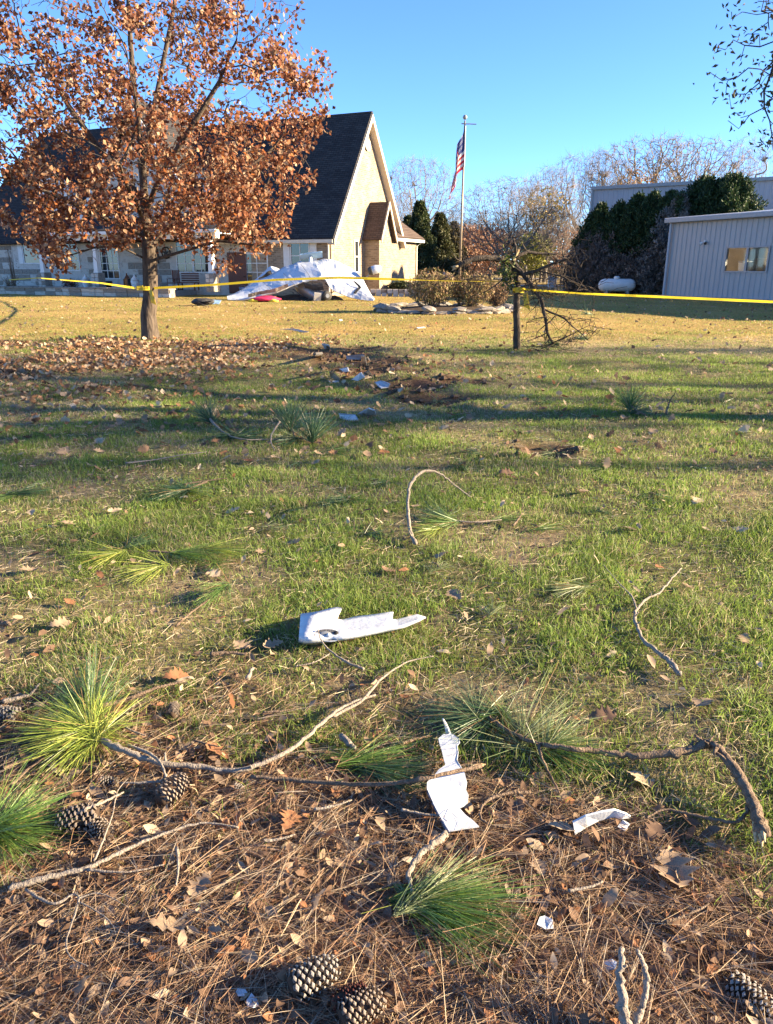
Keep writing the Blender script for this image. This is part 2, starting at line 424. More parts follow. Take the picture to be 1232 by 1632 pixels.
# ---- roofs
def roof_slab(name, pts, th=.12, m='shingle', parent=house): return MB().slab(pts, th).build(name, M[m], parent)
oh = .35
sl = (RD - EV) / (HW / 2)
def rz_(y): return EV + sl * y if y <= HW / 2 else EV + sl * (HW - y)
# right wing: two slopes running to the central block
main_roof = roof_slab('roof', [(-13, -oh, rz_(-oh)), (.35, -oh, rz_(-oh)), (.35, HW / 2, RD), (-13, HW / 2, RD)])
roof_slab('rear_slope', [(.35, HW + oh, rz_(HW + oh)), (-13, HW + oh, rz_(HW + oh)), (-13, HW / 2, RD), (.35, HW / 2, RD)], parent=main_roof)
MB().box(-13, .36, HW / 2 - .09, HW / 2 + .09, RD + .06, RD + .16).build('ridge_cap', M['shingle'], main_roof)
# left block, hipped at its far end
hx = HL0 - .3
roof_slab('left_roof', [(hx, -oh, rz_(-oh)), (-13, -oh, rz_(-oh)), (-13, HW / 2, RD + .5), (hx + 4.2, HW / 2, RD + .5)], m='shingle')
roof_slab('hip_slope', [(hx, HW + oh, rz_(HW + oh)), (hx, -oh, rz_(-oh)), (hx + 4.2, HW / 2, RD + .5)], m='shingle')
roof_slab('left_rear_slope', [(-13, HW + oh, rz_(HW + oh)), (hx, HW + oh, rz_(HW + oh)), (hx + 4.2, HW / 2, RD + .5), (-13, HW / 2, RD + .5)])
# central cross gable facing the lawn
gx0, gx1, gm, gh = -17.5, -7.6, -12.55, 10.6
MB().prism([(gx0 + .25, EV), (gx1 - .25, EV), (gm, gh - .3)], 'y', -.08, .2).build('front_gable', M['stone'], house)
for s, xe in ((-1, gx0 - .3), (1, gx1 + .3)):
    ze = EV + .05
    a, b2 = [(xe, -.6, ze), (gm, -.6, gh)], [(gm, HW / 2 + .6, gh), (xe, HW / 2 + .6, ze)]
    r = roof_slab('gable_roof', (a + b2) if s < 0 else [a[1], a[0], b2[1], b2[0]], .12)
    dx = gm - xe; n_ = Vector((-(gh - ze), 0, dx)).normalized()
    MB().slab([(xe, -.68, ze - .26), (gm, -.68, gh - .26), (gm, -.68, gh + .08), (xe, -.68, ze + .08)], .075 if s > 0 else -.075).build('rake_board', M['white_trim'], r)
# chimney-like dormer gables half hidden by the oak
for cx_, w_, z0_, z1_ in ((-20.3, 2.6, 5.0, 7.6), (-9.0, 1.8, 5.1, 7.0)):
    dm = MB().prism([(cx_ - w_ / 2, z0_), (cx_ + w_ / 2, z0_), (cx_ + w_ / 2, z1_ - .9), (cx_, z1_), (cx_ - w_ / 2, z1_ - .9)], 'y', .55, 3.2).build('dormer', M['white_trim'], house)
    MB().slab([(cx_ - w_ / 2 - .2, .35, z1_ - 1.0), (cx_, .35, z1_ + .1), (cx_, 3.4, z1_ + .1), (cx_ - w_ / 2 - .2, 3.4, z1_ - 1.0)], .08).build('dormer_roof', M['shingle'], dm)
    MB().slab([(cx_, .35, z1_ + .1), (cx_ + w_ / 2 + .2, .35, z1_ - 1.0), (cx_ + w_ / 2 + .2, 3.4, z1_ - 1.0), (cx_, 3.4, z1_ + .1)], .08).build('dormer_roof', M['shingle'], dm)
    MB().box(cx_ - .42, cx_ + .42, .52, .56, z0_ + .35, z0_ + 1.35).build('dormer_pane', M['glass'], dm)
# ---- eaves, rakes, gutter of the right wing
MB().box(-7.5, .3, -oh - .09, -oh + .0, rz_(-oh) - .16, rz_(-oh) + .02).build('gutter', M['cream_trim'], house)
for a, b2 in (((-oh), HW / 2), (HW + oh, HW / 2)):
    za, zb = rz_(a), RD
    pts = [(.34, a, za - .30), (.34, b2, zb - .30), (.34, b2, zb + .03), (.34, a, za + .03)]
    MB().slab(pts, .07 if a < 1 else -.07).build('rake_board', M['cream_trim'], house)
    pts = [(.0, a, za - .26), (.0, b2, zb - .26), (.34, b2, zb - .26), (.34, a, za - .26)]
    MB().slab(pts, .04 if a > 1 else -.04).build('soffit', M['cream_trim'], house)
MB().tube([(-.12, -.12, 3.2), (-.12, -.12, .2)], .05, 8).build('downpipe', M['cream_trim'], house)
MB().lathe([(.02, 0), (.30, 0), (.30, .05), (.02, .05)], 20).build('gable_vent', M['white_trim'], house, loc=(.05, HW / 2, RD - 1.55), rot=(0, pi / 2, 0))
for k in range(5):
    MB().box(.055, .115, HW / 2 - .22, HW / 2 + .22, RD - 1.80 + k * .11, RD - 1.74 + k * .11).build('vent_slat', M['cream_trim'], house)
# ---- small gabled bay on the end wall
by0, by1, bx, bev, brd = 4.15, 5.95, .95, 3.3, 5.15
bay = MB().box(0, bx, by0, by1, -.2, bev).build('bay_wall', M['brick_front'], house)
MB().prism([(by0, bev), (by1, bev), ((by0 + by1) / 2, brd - .1)], 'x', .02, bx).build('bay_gable', M['brick_gable'], bay)
MB().box(bx, bx + .02, by0 + .002, by1 - .002, -.2, bev).build('bay_face', M['brick_gable'], bay)
ym = (by0 + by1) / 2
MB().slab([(.0, by0 - .22, bev - .25), (bx + .25, by0 - .22, bev - .25), (bx + .25, ym, brd), (.0, ym, brd)], .09).build('bay_roof', M['shingle_brown'], bay)
MB().slab([(bx + .25, by1 + .22, bev - .25), (.0, by1 + .22, bev - .25), (.0, ym, brd), (bx + .25, ym, brd)], .09).build('bay_roof', M['shingle_brown'], bay)
MB().slab([(bx + .26, by0 - .25, bev - .42), (bx + .26, ym, brd - .18), (bx + .26, ym, brd + .08), (bx + .26, by0 - .25, bev - .16)], .06).build('bay_rake', M['cream_trim'], bay)
MB().slab([(bx + .26, ym, brd - .18), (bx + .26, by1 + .25, bev - .42), (bx + .26, by1 + .25, bev - .16), (bx + .26, ym, brd + .08)], .06).build('bay_rake', M['cream_trim'], bay)
# ---- rear annex with its own hip
ann = MB().box(-4, .05, 7.9, 12.3, -.2, 3.25).build('annex_wall', M['brick_gable'], house)
for pts in ([(.45, 7.4, 3.3), (.45, 12.7, 3.3), (-2.2, 10.1, 5.6)], [(.45, 12.7, 3.3), (-4.6, 12.7, 3.3), (-2.2, 10.1, 5.6)], [(-4.6, 7.4, 3.3), (.45, 7.4, 3.3), (-2.2, 10.1, 5.6)]):
    MB().slab(pts, .1).build('annex_roof', M['shingle_brown'], ann)
MB().box(.36, .48, 7.35, 12.75, 3.14, 3.31).build('annex_gutter', M['white_trim'], ann)
MB().tube([(.42, 12.5, 3.2), (.12, 12.2, 2.9), (.12, 12.2, .1)], .045, 8).build('downpipe', M['white_trim'], ann)
# ---- windows and doors
def window(x0, x1, z0, z1, y=0.0, nx=2, nz=2, parent=house, shutters=0, m='white_trim', name='window'):
    w = MB()
    f = .07
    w.box(x0 - f, x1 + f, y - .05, y + .0, z0 - f, z0); w.box(x0 - f, x1 + f, y - .05, y, z1, z1 + f)
    w.box(x0 - f, x0, y - .05, y, z0, z1); w.box(x1, x1 + f, y - .05, y, z0, z1)
    o = w.build(name, M[m], parent)
    bars = MB(); bw = .022
    for i in range(1, nx): xx = x0 + (x1 - x0) * i / nx; bars.box(xx - bw, xx + bw, y - .032, y - .008, z0, z1)
    for i in range(1, nz): zz = z0 + (z1 - z0) * i / nz; bars.box(x0, x1, y - .030, y - .0085, zz - bw, zz + bw)
    if nx > 1 or nz > 1: bars.build('glazing_bar', M[m], o)
    for i in range(nx):
        for k in range(nz):
            MB().box(x0 + (x1 - x0) * i / nx, x0 + (x1 - x0) * (i + 1) / nx - .001, y - .012, y - .004, z0 + (z1 - z0) * k / nz, z0 + (z1 - z0) * (k + 1) / nz - .001).build('pane', M['glass'], o)
    if shutters:
        for s in (-1, 1):
            xc = x0 - f - shutters / 2 - .03 if s < 0 else x1 + f + shutters / 2 + .03
            sh = MB().box(xc - shutters / 2, xc + shutters / 2, y - .055, y - .005, z0 - .05, z1 + .05).build('shutter', M['white_trim'], o)
    return o
for u0, v0, u1, v1, nx, nz, sh in ((40, 372, 58, 419, 1, 2, .38), (104, 385, 122, 430, 2, 3, 0), (164, 396, 186, 443, 3, 4, 0), (284, 379, 305, 433, 2, 4, 0), (309, 379, 330, 433, 2, 4, 0)):
    xa, zb = HF(u0, v1); xb, za = HF(u1, v0)
    window(xa, xb, max(zb, .12), za, .02, nx, nz, shutters=sh, name='window' if sh else 'french_door')
xa, zb = HF(366, 462); xb, za = HF(392, 402)
dr = MB().box(xa, xb, -.05, .02, .1, za).build('door', M['redwood'], house)
MB().lathe([(.005, 0), (.035, .01), (.035, .04), (.005, .05)], 10).build('door_knob', M['iron'], dr, loc=(xb - .15, -.06, 1.05), rot=(pi / 2, 0, 0))
xa, zb = HF(395, 455); xb, za = HF(425, 405)
window(xa, xb, .8, za, .02, 2, 3)
xa, zb = HF(466, 440); xb, za = HF(492, 388)
window(xa, xb, .9, za, 0, 2, 3, shutters=.4)
gw = empty('end_window', (0, 0, 0)); gw.parent = house
MB().box(.003, .05, 2.75, 3.30, 1.25, 3.05).build('window_frame', M['white_trim'], gw)
MB().box(.052, .058, 2.82, 3.23, 1.32, 2.12).build('pane', M['glass'], gw); MB().box(.052, .058, 2.82, 3.23, 2.18, 2.98).build('pane', M['glass'], gw)
# limestone courses of the porch wall: every block its own piece
st_me = []
for k in range(5):
    rr = random.Random(k); bm_ = MB(); a = .5; q = .012
    j = lambda s: s * (1 + rr.uniform(-.012, .012))
    bm_.add([(j(-.5), 0, j(-.5)), (j(.5), 0, j(-.5)), (j(.5), 0, j(.5)), (j(-.5), 0, j(.5)), (j(-.47), -.5 - rr.random() * .4, j(-.44)), (j(.47), -.5 - rr.random() * .4, j(-.44)), (j(.47), -.5 - rr.random() * .5, j(.44)), (j(-.47), -.5 - rr.random() * .5, j(.44))],
            [(4, 5, 6, 7), (0, 1, 5, 4), (1, 2, 6, 5), (2, 3, 7, 6), (3, 0, 4, 7)])
    me = bm_.mesh('stone'); me.materials.append(M['stone'] if k % 3 else M['stone_dark']); st_me.append(me)
openings = []
for u0, v0, u1, v1 in ((28, 368, 72, 424), (104, 380, 122, 470), (162, 392, 188, 470), (280, 374, 333, 470), (364, 398, 427, 470)):
    xa, zb = HF(u0, v1); xb, za = HF(u1, v0); openings.append((xa - .1, xb + .1, zb - .1, za + .1))
z = .0; row = 0; pw = bpy.data.objects['porch_wall']
while z < 3.3 and row < 9:
    h = [.38, .30, .42, .34, .40, .36, .44, .30, .38][row]; x = HL0 + .1 - random.random() * .4
    while x < -5.3:
        w = random.choice((.55, .7, .9, 1.1)); xc, zc = x + w / 2, z + h / 2
        if HL0 + .1 < xc - w / 2 and xc + w / 2 < -5.2 and not any(a < xc + w / 2 and b > xc - w / 2 and c < zc + h / 2 and d > zc - h / 2 for a, b, c, d in openings):
            o = link('stone', random.choice(st_me), parent=pw, loc=(xc, .02, zc)); o.scale = (w - .03, .05, h - .03)
        x += w
    z += h; row += 1
# ---- porch: floor, beam, columns, roof
PY = -2.6
MB().box(-24.5, -9.2, PY - .4, .02, -.2, .28).build('porch_floor', M['concrete'], house)
cols = [HF(u, 400, PY)[0] for u in (66, 152, 336)]
cols.insert(2, (cols[1] + cols[2]) / 2)
xb0, xb1 = cols[0] - .5, cols[-1] + .5
MB().box(xb0, xb1, PY - .18, PY + .18, 3.05, 3.5).build('porch_beam', M['white_trim'], house)
MB().slab([(xb0 - .3, PY - .55, 3.45), (xb1 + .3, PY - .55, 3.45), (xb1 + .3, .0, 4.35), (xb0 - .3, .0, 4.35)], .1).build('porch_roof', M['shingle'], house)
MB().box(xb0 - .3, xb1 + .3, PY - .60, PY - .52, 3.33, 3.50).build('porch_fascia', M['white_trim'], house)
MB().box(xb0, xb1, PY + .18, .0, 3.30, 3.36).build('porch_ceiling', M['white_trim'], house)
for cx_ in cols:
    c = MB(); c.prism([(-.17, -.17), (.17, -.17), (.17, .17), (-.17, .17)], 'z', 1.25, 1.32)
    v0 = [(-.15, -.15, 1.32), (.15, -.15, 1.32), (.15, .15, 1.32), (-.15, .15, 1.32), (-.10, -.10, 2.98), (.10, -.10, 2.98), (.10, .10, 2.98), (-.10, .10, 2.98)]
    c.add(v0, [(0, 3, 2, 1), (4, 5, 6, 7), (0, 1, 5, 4), (1, 2, 6, 5), (2, 3, 7, 6), (3, 0, 4, 7)]); c.box(-.17, .17, -.17, .17, 2.98, 3.05)
    co = c.build('column', M['white_trim'], house, loc=(cx_, PY, 0))
    pr = MB().box(-.27, .27, -.27, .27, .28, 1.25).build('column_base', M['stone_dark'], co)
    for k in range(4):
        for q in range(2):
            o = link('stone', random.choice(st_me), parent=pr, loc=(-.135 + .27 * q, -.268, .41 + .23 * k)); o.scale = (.245, .05, .205)
# ---- things on the porch
def thing(name, label, cat, loc, rz=0, group=None):
    o = empty(name, loc, rz); tag(o, label, cat, group); return o
def on_porch(u, v, yl):
    x, z = HF(u, v, yl); return HL(x, yl, .28)
rc = thing('rocking_chair', 'red-brown wooden rocking chair on the porch beside the french doors', 'chair', on_porch(277, 452, -1.4), HYAW)
MB().box(-.25, .25, -.25, .25, .38, .43).build('seat', M['redwood'], rc)
for s in (-1, 1):
    MB().tube([(s * .25, -.5, .06), (s * .25, -.25, .02), (s * .25, .1, .01), (s * .25, .45, .06)], .025, 6).build('rocker', M['redwood'], rc)
    for y in (-.24, .24): MB().tube([(s * .25, y, .03), (s * .25, y, .65 if y < 0 else 1.15)], .022, 6).build('leg', M['redwood'], rc)
    MB().box(s * .25 - .04, s * .25 + .04, -.3, .28, .62, .65).build('armrest', M['redwood'], rc)
for k in range(5): MB().box(-.2 + k * .1 - .03, -.2 + k * .1 + .03, .24, .27, .45, 1.12).build('back_slat', M['redwood'], rc)
bn = thing('porch_bench', 'low red-brown wooden porch bench below the french doors', 'bench', on_porch(300, 452, -1.2), HYAW)
MB().box(-.65, .65, -.22, .22, .40, .45).build('seat', M['redwood'], bn)
for sx in (-.58, .58):
    for sy in (-.18, .18): MB().box(sx - .03, sx + .03, sy - .03, sy + .03, 0, .40).build('leg', M['redwood'], bn)
for k in range(4): MB().box(-.62, .62, .2, .23, .5 + .13 * k, .58 + .13 * k).build('back_slat', M['redwood'], bn)
wr = thing('star_wreath', 'dark round wreath with a star hung on the limestone wall', 'wreath', HL(HF(265, 403, -.06)[0], -.07, HF(265, 403, -.06)[1]), HYAW)
ring = MB(); ring.tube([(.32 * cos(a), -.02, .32 * sin(a)) for a in np.linspace(0, 2 * pi, 17)], .04, 6, False).build('ring', M['iron'], wr)
st = [(.26 * (1 if i % 2 == 0 else .4) * sin(i * pi / 5), .26 * (1 if i % 2 == 0 else .4) * cos(i * pi / 5)) for i in range(10)]
MB().prism(st, 'y', -.06, -.03).build('star', M['iron'], wr)
sg = thing('house_sign', 'narrow black upright sign with pale figures on the porch wall', 'sign', HL(HF(249, 408, -.06)[0], -.06, HF(249, 408)[1]), HYAW)
MB().box(-.17, .17, -.04, 0, -.42, .42).build('board', M['iron'], sg)
ln = thing('copper_lantern', 'copper coloured square lantern standing on the porch floor', 'lantern', on_porch(203, 450, -2.0), HYAW)
MB().box(-.16, .16, -.16, .16, 0, .08).build('base', M['copper'], ln); MB().box(-.13, .13, -.13, .13, .08, .62).build('glass', M['glass'], ln)
MB().lathe([(.24, .62), (.06, .85), (.05, .95)], 4).build('cap', M['copper'], ln)
for sx in (-.14, .14):
    for sy in (-.14, .14): MB().box(sx - .02, sx + .02, sy - .02, sy + .02, .08, .62).build('post', M['copper'], ln)
for u, lab in ((137, 'white lidded urn on the porch edge beside the red plant'), (215, 'white lidded urn on the porch edge beside the copper lantern')):
    ur = thing('porch_urn', lab, 'urn', on_porch(u, 450, -2.4), HYAW, 'white urns on the porch')
    MB().lathe([(.16, 0), (.13, .08), (.22, .35), (.24, .5), (.2, .56)], 14).build('bowl', M['white_trim'], ur, True)
    MB().lathe([(.25, .56), (.12, .72), (.04, .80), (.05, .86), (.01, .9)], 14).build('lid', M['white_trim'], ur, True)
pt = thing('plant_pot', 'dark round plant pot on the porch below the small paned door', 'plant pot', on_porch(171, 450, -1.6), HYAW)
MB().lathe([(.18, 0), (.28, .3), (.30, .48), (.26, .48), (.24, .42)], 16).build('pot', M['iron'], pt, True)
# ================================================================== low stone wall before the porch
tw = thing('terrace_wall', 'low dry stone terrace wall along the front of the house', 'stone wall', HL(0, 0, 0), HYAW)
twm = [st_me[1], st_me[2], st_me[4], st_me[0]]
cap_m = M['stone_dark']
MB().box(HL0 - 4, -7.4, -4.6, -4.2, -.1, .40).build('core', M['stone_dark'], tw)
x = HL0 - 4
while x < -7.4:
    w = random.uniform(.5, 1.1); w = min(w, -7.39 - x)
    for k, (z0, h0) in enumerate(((0.0, .22), (.22, .20))):
        o = link('stone', random.choice(st_me), parent=tw, loc=(x + w / 2 + random.uniform(-.06, .06) * k, -4.59, z0 + h0 / 2)); o.scale = (w - .02, .09, h0 - .012)
    x += w
x = HL0 - 4
while x < -7.4:
    w = min(random.uniform(.7, 1.5), -7.38 - x)
    MB().box(x + .01, x + w - .01, -4.72 + random.uniform(-.03, .03), -4.12, .40, .47 + random.uniform(-.01, .015)).build('capstone', cap_m, tw); x += w
# short ledge to the right of the wreck, along the end wall
lw = thing('stone_ledge', 'short limestone garden ledge at the foot of the end wall', 'stone wall', (0, 0, 0))
p0, p1 = G(590, 472), G(672, 473)
for i in range(9):
    a, b2 = p0.lerp(p1, i / 9), p0.lerp(p1, (i + 1) / 9)
    for k in range(2):
        MB().box(a.x + .02, b2.x - .02, a.y - .2 + random.uniform(-.03, .03), a.y + .25, .2 * k - .02, .2 * k + .185).build('stone', M['stone'] if (i + k) % 3 else M['stone_dark'], lw)

# ================================================================== metal buildings
M['siding'] = mat('grey painted steel', (.36, .36, .36), (.32, .32, .325), 1.5, .45, .03, 20, .4, stretch=(1, 1, .25))
M['siding_white'] = mat('pale painted steel', (.38, .39, .42), (.34, .35, .38), 1.5, .45, .03, 20, .4, stretch=(1, 1, .25))
M['galv'] = mat('galvanised trim', (.30, .31, .32), (.24, .25, .26), 8, .5, .05, metal=.3)
M['metal_roof'] = mat('metal roof', (.55, .57, .60), (.48, .50, .53), 2, .4, metal=.2)
def metal_panel(L, h, ribs, step):
    """one sheet of ribbed steel: front face at y=0 looking to -y, ribs stand proud"""
    m = MB(); m.box(0, L, 0, .03, 0, h)
    for i in range(ribs):
        xc = step * (i + .5)
        m.prism([(xc - .045, 0.0), (xc - .022, -.032), (xc + .022, -.032), (xc + .045, 0.0)], 'z', 0, h)
    return m
def metal_wall(parent, a, b, h, step, ribs, material, z0=0.0, hole=None):
    """steel wall from a to b (world xy), panel by panel"""
    a, b = Vector(a), Vector(b); L = (b - a).length; dirv = (b - a) / L; yaw = math.atan2(dirv.y, dirv.x)
    W = step * ribs; n = int(math.ceil(L / W)); me = metal_panel(W - .004, h, ribs, step).mesh('panel'); me.materials.append(material)
    for i in range(n):
        p = a + dirv * (i * W)
        if hole and hole[0] < (i + 1) * W and hole[1] > i * W:
            for z, hh in ((z0, hole[2] - z0), (hole[3], z0 + h - hole[3])):
                m2 = metal_panel(W - .004, hh, ribs, step).mesh('panel'); link('panel', m2, material, parent, (p.x, p.y, z), (0, 0, yaw))
            for s0, s1 in ((i * W, hole[0]), (hole[1], (i + 1) * W)):
                if s1 - s0 > .02:
                    MB().box(0, s1 - s0 - .004, 0, .03, hole[2], hole[3]).build('panel', material, parent, loc=tuple(a + dirv * s0) + (0,) if len(a) == 2 else (a + dirv * s0)[:2] + (0,), rot=(0, 0, yaw))
            continue
        link('panel', me, None, parent, (p.x, p.y, z0), (0, 0, yaw))
    return dirv, yaw, L
def wall_frame(a, b):
    a, b = Vector(a), Vector(b); d = (b - a).normalized(); return a, d, Vector((-d.y, d.x)), math.atan2(d.y, d.x), (b - a).length
# long building behind the conifers
big = thing('metal_barn', 'long pale ribbed steel building behind the dark conifers', 'metal building', (0, 0, 0))
ba, bb = Vector((15.2, 60.0)), Vector((15.2, 60.0)) + Vector((11, -7.0)).normalized() * 30
BH = 7.0
metal_wall(big, ba, bb, BH, .36, 3, M['siding_white'])
a, d, n, yaw, L = wall_frame(ba, bb)
hb = MB().box(0, L + .3, -.2, .02, BH - .02, BH + .2).build('gutter', M['galv'], big, loc=(a.x, a.y, 0), rot=(0, 0, yaw))
MB().slab([(-.3, -.15, BH + .15), (L + .3, -.15, BH + .15), (L + .3, 9, BH + 1.0), (-.3, 9, BH + 1.0)], .06).build('roof', M['metal_roof'], big, loc=(a.x, a.y, 0), rot=(0, 0, yaw))
MB().box(-.02, .03, 0, 17, 0, BH).build('end_wall', M['siding'], big, loc=(a.x, a.y, 0), rot=(0, 0, yaw))
MB().tube([(.12, -.1, BH), (.12, -.1, 0)], .06, 8).build('downpipe', M['galv'], big, loc=(a.x, a.y, 0), rot=(0, 0, yaw))
MB().tube([(8.6, -.1, BH), (8.6, -.1, 0)], .06, 8).build('downpipe', M['galv'], big, loc=(a.x, a.y, 0), rot=(0, 0, yaw))
# shed in front of it
shed = thing('steel_shed', 'grey ribbed steel shed with a sliding window and low sloping roof', 'shed', (0, 0, 0))
sa = Vector((15.05, 42.0)); sb_ = Vector((17.9, 36.0)); sd = (sb_ - sa).normalized()
sb = sa + sd * 19.0
SZ, SH = .10, 3.68
def on_shed(u, v):
    a, d, n, yaw, L = wall_frame(sa, sb); o = Vector((0, 0)) - a; r = ray(u, v)
    # intersect the sight line with the wall plane
    t = (a.dot(n)) / (r.x * n.x + r.y * n.y); p = Vector((r.x * t, r.y * t)); return (p - a).dot(d), CAMH + r.z * t
w0, wz1 = on_shed(1161, 395); w1, wz0 = on_shed(1221, 433)
wz0, wz1 = on_shed(1190, 432)[1], on_shed(1190, 395)[1]
w1 = w0 + min(w1 - w0, 2.9)
metal_wall(shed, sa, sb, SH, .30, 3, M['siding'], SZ, hole=(w0, w1, wz0, wz1))
a, d, n, yaw, L = wall_frame(sa, sb)
LOC = (a.x, a.y, 0); ROT = (0, 0, yaw)
win = MB(); f = .08
for q in ((w0 - f, w1 + f, wz0 - f, wz0), (w0 - f, w1 + f, wz1, wz1 + f), (w0 - f, w0, wz0, wz1), (w1, w1 + f, wz0, wz1)): win.box(q[0], q[1], -.07, .04, q[2], q[3])
wo = win.build('window', M['galv'], shed, loc=LOC, rot=ROT)
wm = (w0 + w1) / 2
MB().box(wm - .06, wm + .06, -.05, .03, wz0, wz1).build('mullion', M['galv'], wo)
M['shed_glass'] = glass_mat('shed window glass', (.03, .03, .03), .03); M['shed_glass'].node_tree.nodes['Principled BSDF'].inputs['Specular IOR Level'].default_value = .5
M['shed_glass'].node_tree.nodes['Principled BSDF'].inputs['Base Color'].default_value = (.75, .78, .78, 1)
M['shed_glass'].node_tree.nodes['Principled BSDF'].inputs['Transmission Weight'].default_value = 1.0
for x0, x1 in ((w0, wm - .06), (wm + .06, w1)): MB().box(x0, x1, -.01, .0, wz0, wz1).build('pane', M['shed_glass'], wo)
MB().box(-.25, L + .2, -.38, -.06, SZ + SH - .02, SZ + SH + .20).build('gutter', M['galv'], shed, loc=LOC, rot=ROT, bevel=.03)
MB().slab([(-.25, -.36, SZ + SH + .17), (L + .2, -.36, SZ + SH + .17), (L + .2, 8, SZ + SH + .85), (-.25, 8, SZ + SH + .85)], .06).build('roof', M['metal_roof'], shed, loc=LOC, rot=ROT)
MB().box(-.03, -.001, 0, 8, SZ, SZ + SH).build('end_wall', M['siding'], shed, loc=LOC, rot=ROT)
MB().box(.0, L, 7.96, 8.0, SZ, SZ + SH + .5).build('rear_wall', M['siding'], shed, loc=LOC, rot=ROT)
MB().box(L, L + .03, 0, 8, SZ, SZ + SH).build('end_wall', M['siding'], shed, loc=LOC, rot=ROT)
MB().tube([(.02, -.14, SZ + SH), (.02, -.14, SZ)], .07, 8).build('downpipe', M['siding_white'], shed, loc=LOC, rot=ROT)
MB().box(-.2, L, -.7, .1, -.1, SZ + .03).build('footing', M['concrete'], shed, loc=LOC, rot=ROT)
lx, lz = on_shed(1125, 385)
sl_ = thing('flood_light', 'small white twin flood light on the shed wall', 'light', (a.x + d.x * lx - n.x * -.0, a.y + d.y * lx, lz), yaw)
MB().lathe([(.06, 0), (.06, .05), (.02, .08)], 12).build('mount', M['white_trim'], sl_, loc=(0, -.035, 0), rot=(pi / 2, 0, 0))
for s in (-1, 1): MB().lathe([(.02, 0), (.05, .05), (.07, .14), (.068, .15)], 12).build('lamp', M['white_trim'] if s < 0 else M['iron'], sl_, loc=(s * .09, -.10, -.02), rot=(2.2, 0, s * .6))

# what stands behind the shed window
def in_shed(x, y, z): return (a.x + d.x * x + n.x * y, a.y + d.y * x + n.y * y, z)
bxs = thing('cardboard_box', 'tan cardboard box stacked inside the shed window', 'box', in_shed(wm + .55, .9, wz0 - .4), yaw + .3)
MB().box(-.5, .5, -.35, .35, 0, .95).build('carton', mat('cardboard', (.20, .125, .06), (.16, .10, .05), 4, .8), bxs); MB().box(-.5, .5, -.36, .36, .95, .97).build('flap', mat('cardboard flap', (.48, .32, .17), (.40, .26, .13), 4, .8), bxs)
wb = thing('white_drum', 'pale drum standing inside the shed window', 'drum', in_shed(w0 + .45, .8, wz0 - .5), yaw)
MB().lathe([(.02, 0), (.3, 0), (.32, .05), (.30, .5), (.32, .9), (.29, .95), (.02, .97)], 18).build('barrel', M['white_trim'], wb, True); MB().lathe([(.31, .88), (.34, .9), (.34, .94), (.31, .96)], 18).build('rim', M['galv'], wb, True)
# ================================================================== tree growing
def norm(a): return a / np.maximum(np.linalg.norm(a, axis=-1, keepdims=True), 1e-9)
def colonize(attr, seed_pts, seed_par, step, infl, kill, iters, tropism=(0, 0, 0), jitter=.25, rng=RNG):
    """space colonisation: limbs grow towards the points of the crown they can reach"""
    pos = [np.array(p, float) for p in seed_pts]; par = list(seed_par)
    A = np.asarray(attr, float); P = np.array(pos)
    d = np.linalg.norm(A[:, None] - P[None], axis=2); near = d.argmin(1); nd = d.min(1)
    alive = nd > kill
    A, near, nd = A[alive], near[alive], nd[alive]
    trop = np.array(tropism, float)
    for it in range(iters):
        act = nd < infl
        if not act.any(): break
        idx = near[act]; vec = norm(A[act] - P[idx])
        u, inv = np.unique(idx, return_inverse=True)
        S = np.zeros((len(u), 3)); np.add.at(S, inv, vec)
        S = norm(norm(S) + trop + rng.normal(0, jitter, S.shape) * .6)
        new = P[u] + S * step
        base = len(P); P = np.vstack([P, new]); par += list(u)
        d = np.linalg.norm(A[:, None] - new[None], axis=2); m = d.min(1); j = d.argmin(1)
        upd = m < nd; nd = np.where(upd, m, nd); near = np.where(upd, base + j, near)
        k = nd > kill; A, near, nd = A[k], near[k], nd[k]
        if len(A) == 0: break
    return P, np.array(par)
def tree_radii(P, par, tip, expo, base=None):
    n = len(P); acc = np.zeros(n); kids = np.zeros(n, int)
    for i in range(n - 1, 0, -1):
        if kids[i] == 0: acc[i] = tip ** expo
        acc[par[i]] += acc[i]; kids[par[i]] += 1
    acc[0] = max(acc[0], tip ** expo); r = acc ** (1 / expo)
    if base is not None:
        f = math.log(base / tip) / math.log(max(r[0] / tip, 1.01)); r = tip * (r / tip) ** f
    return r, kids
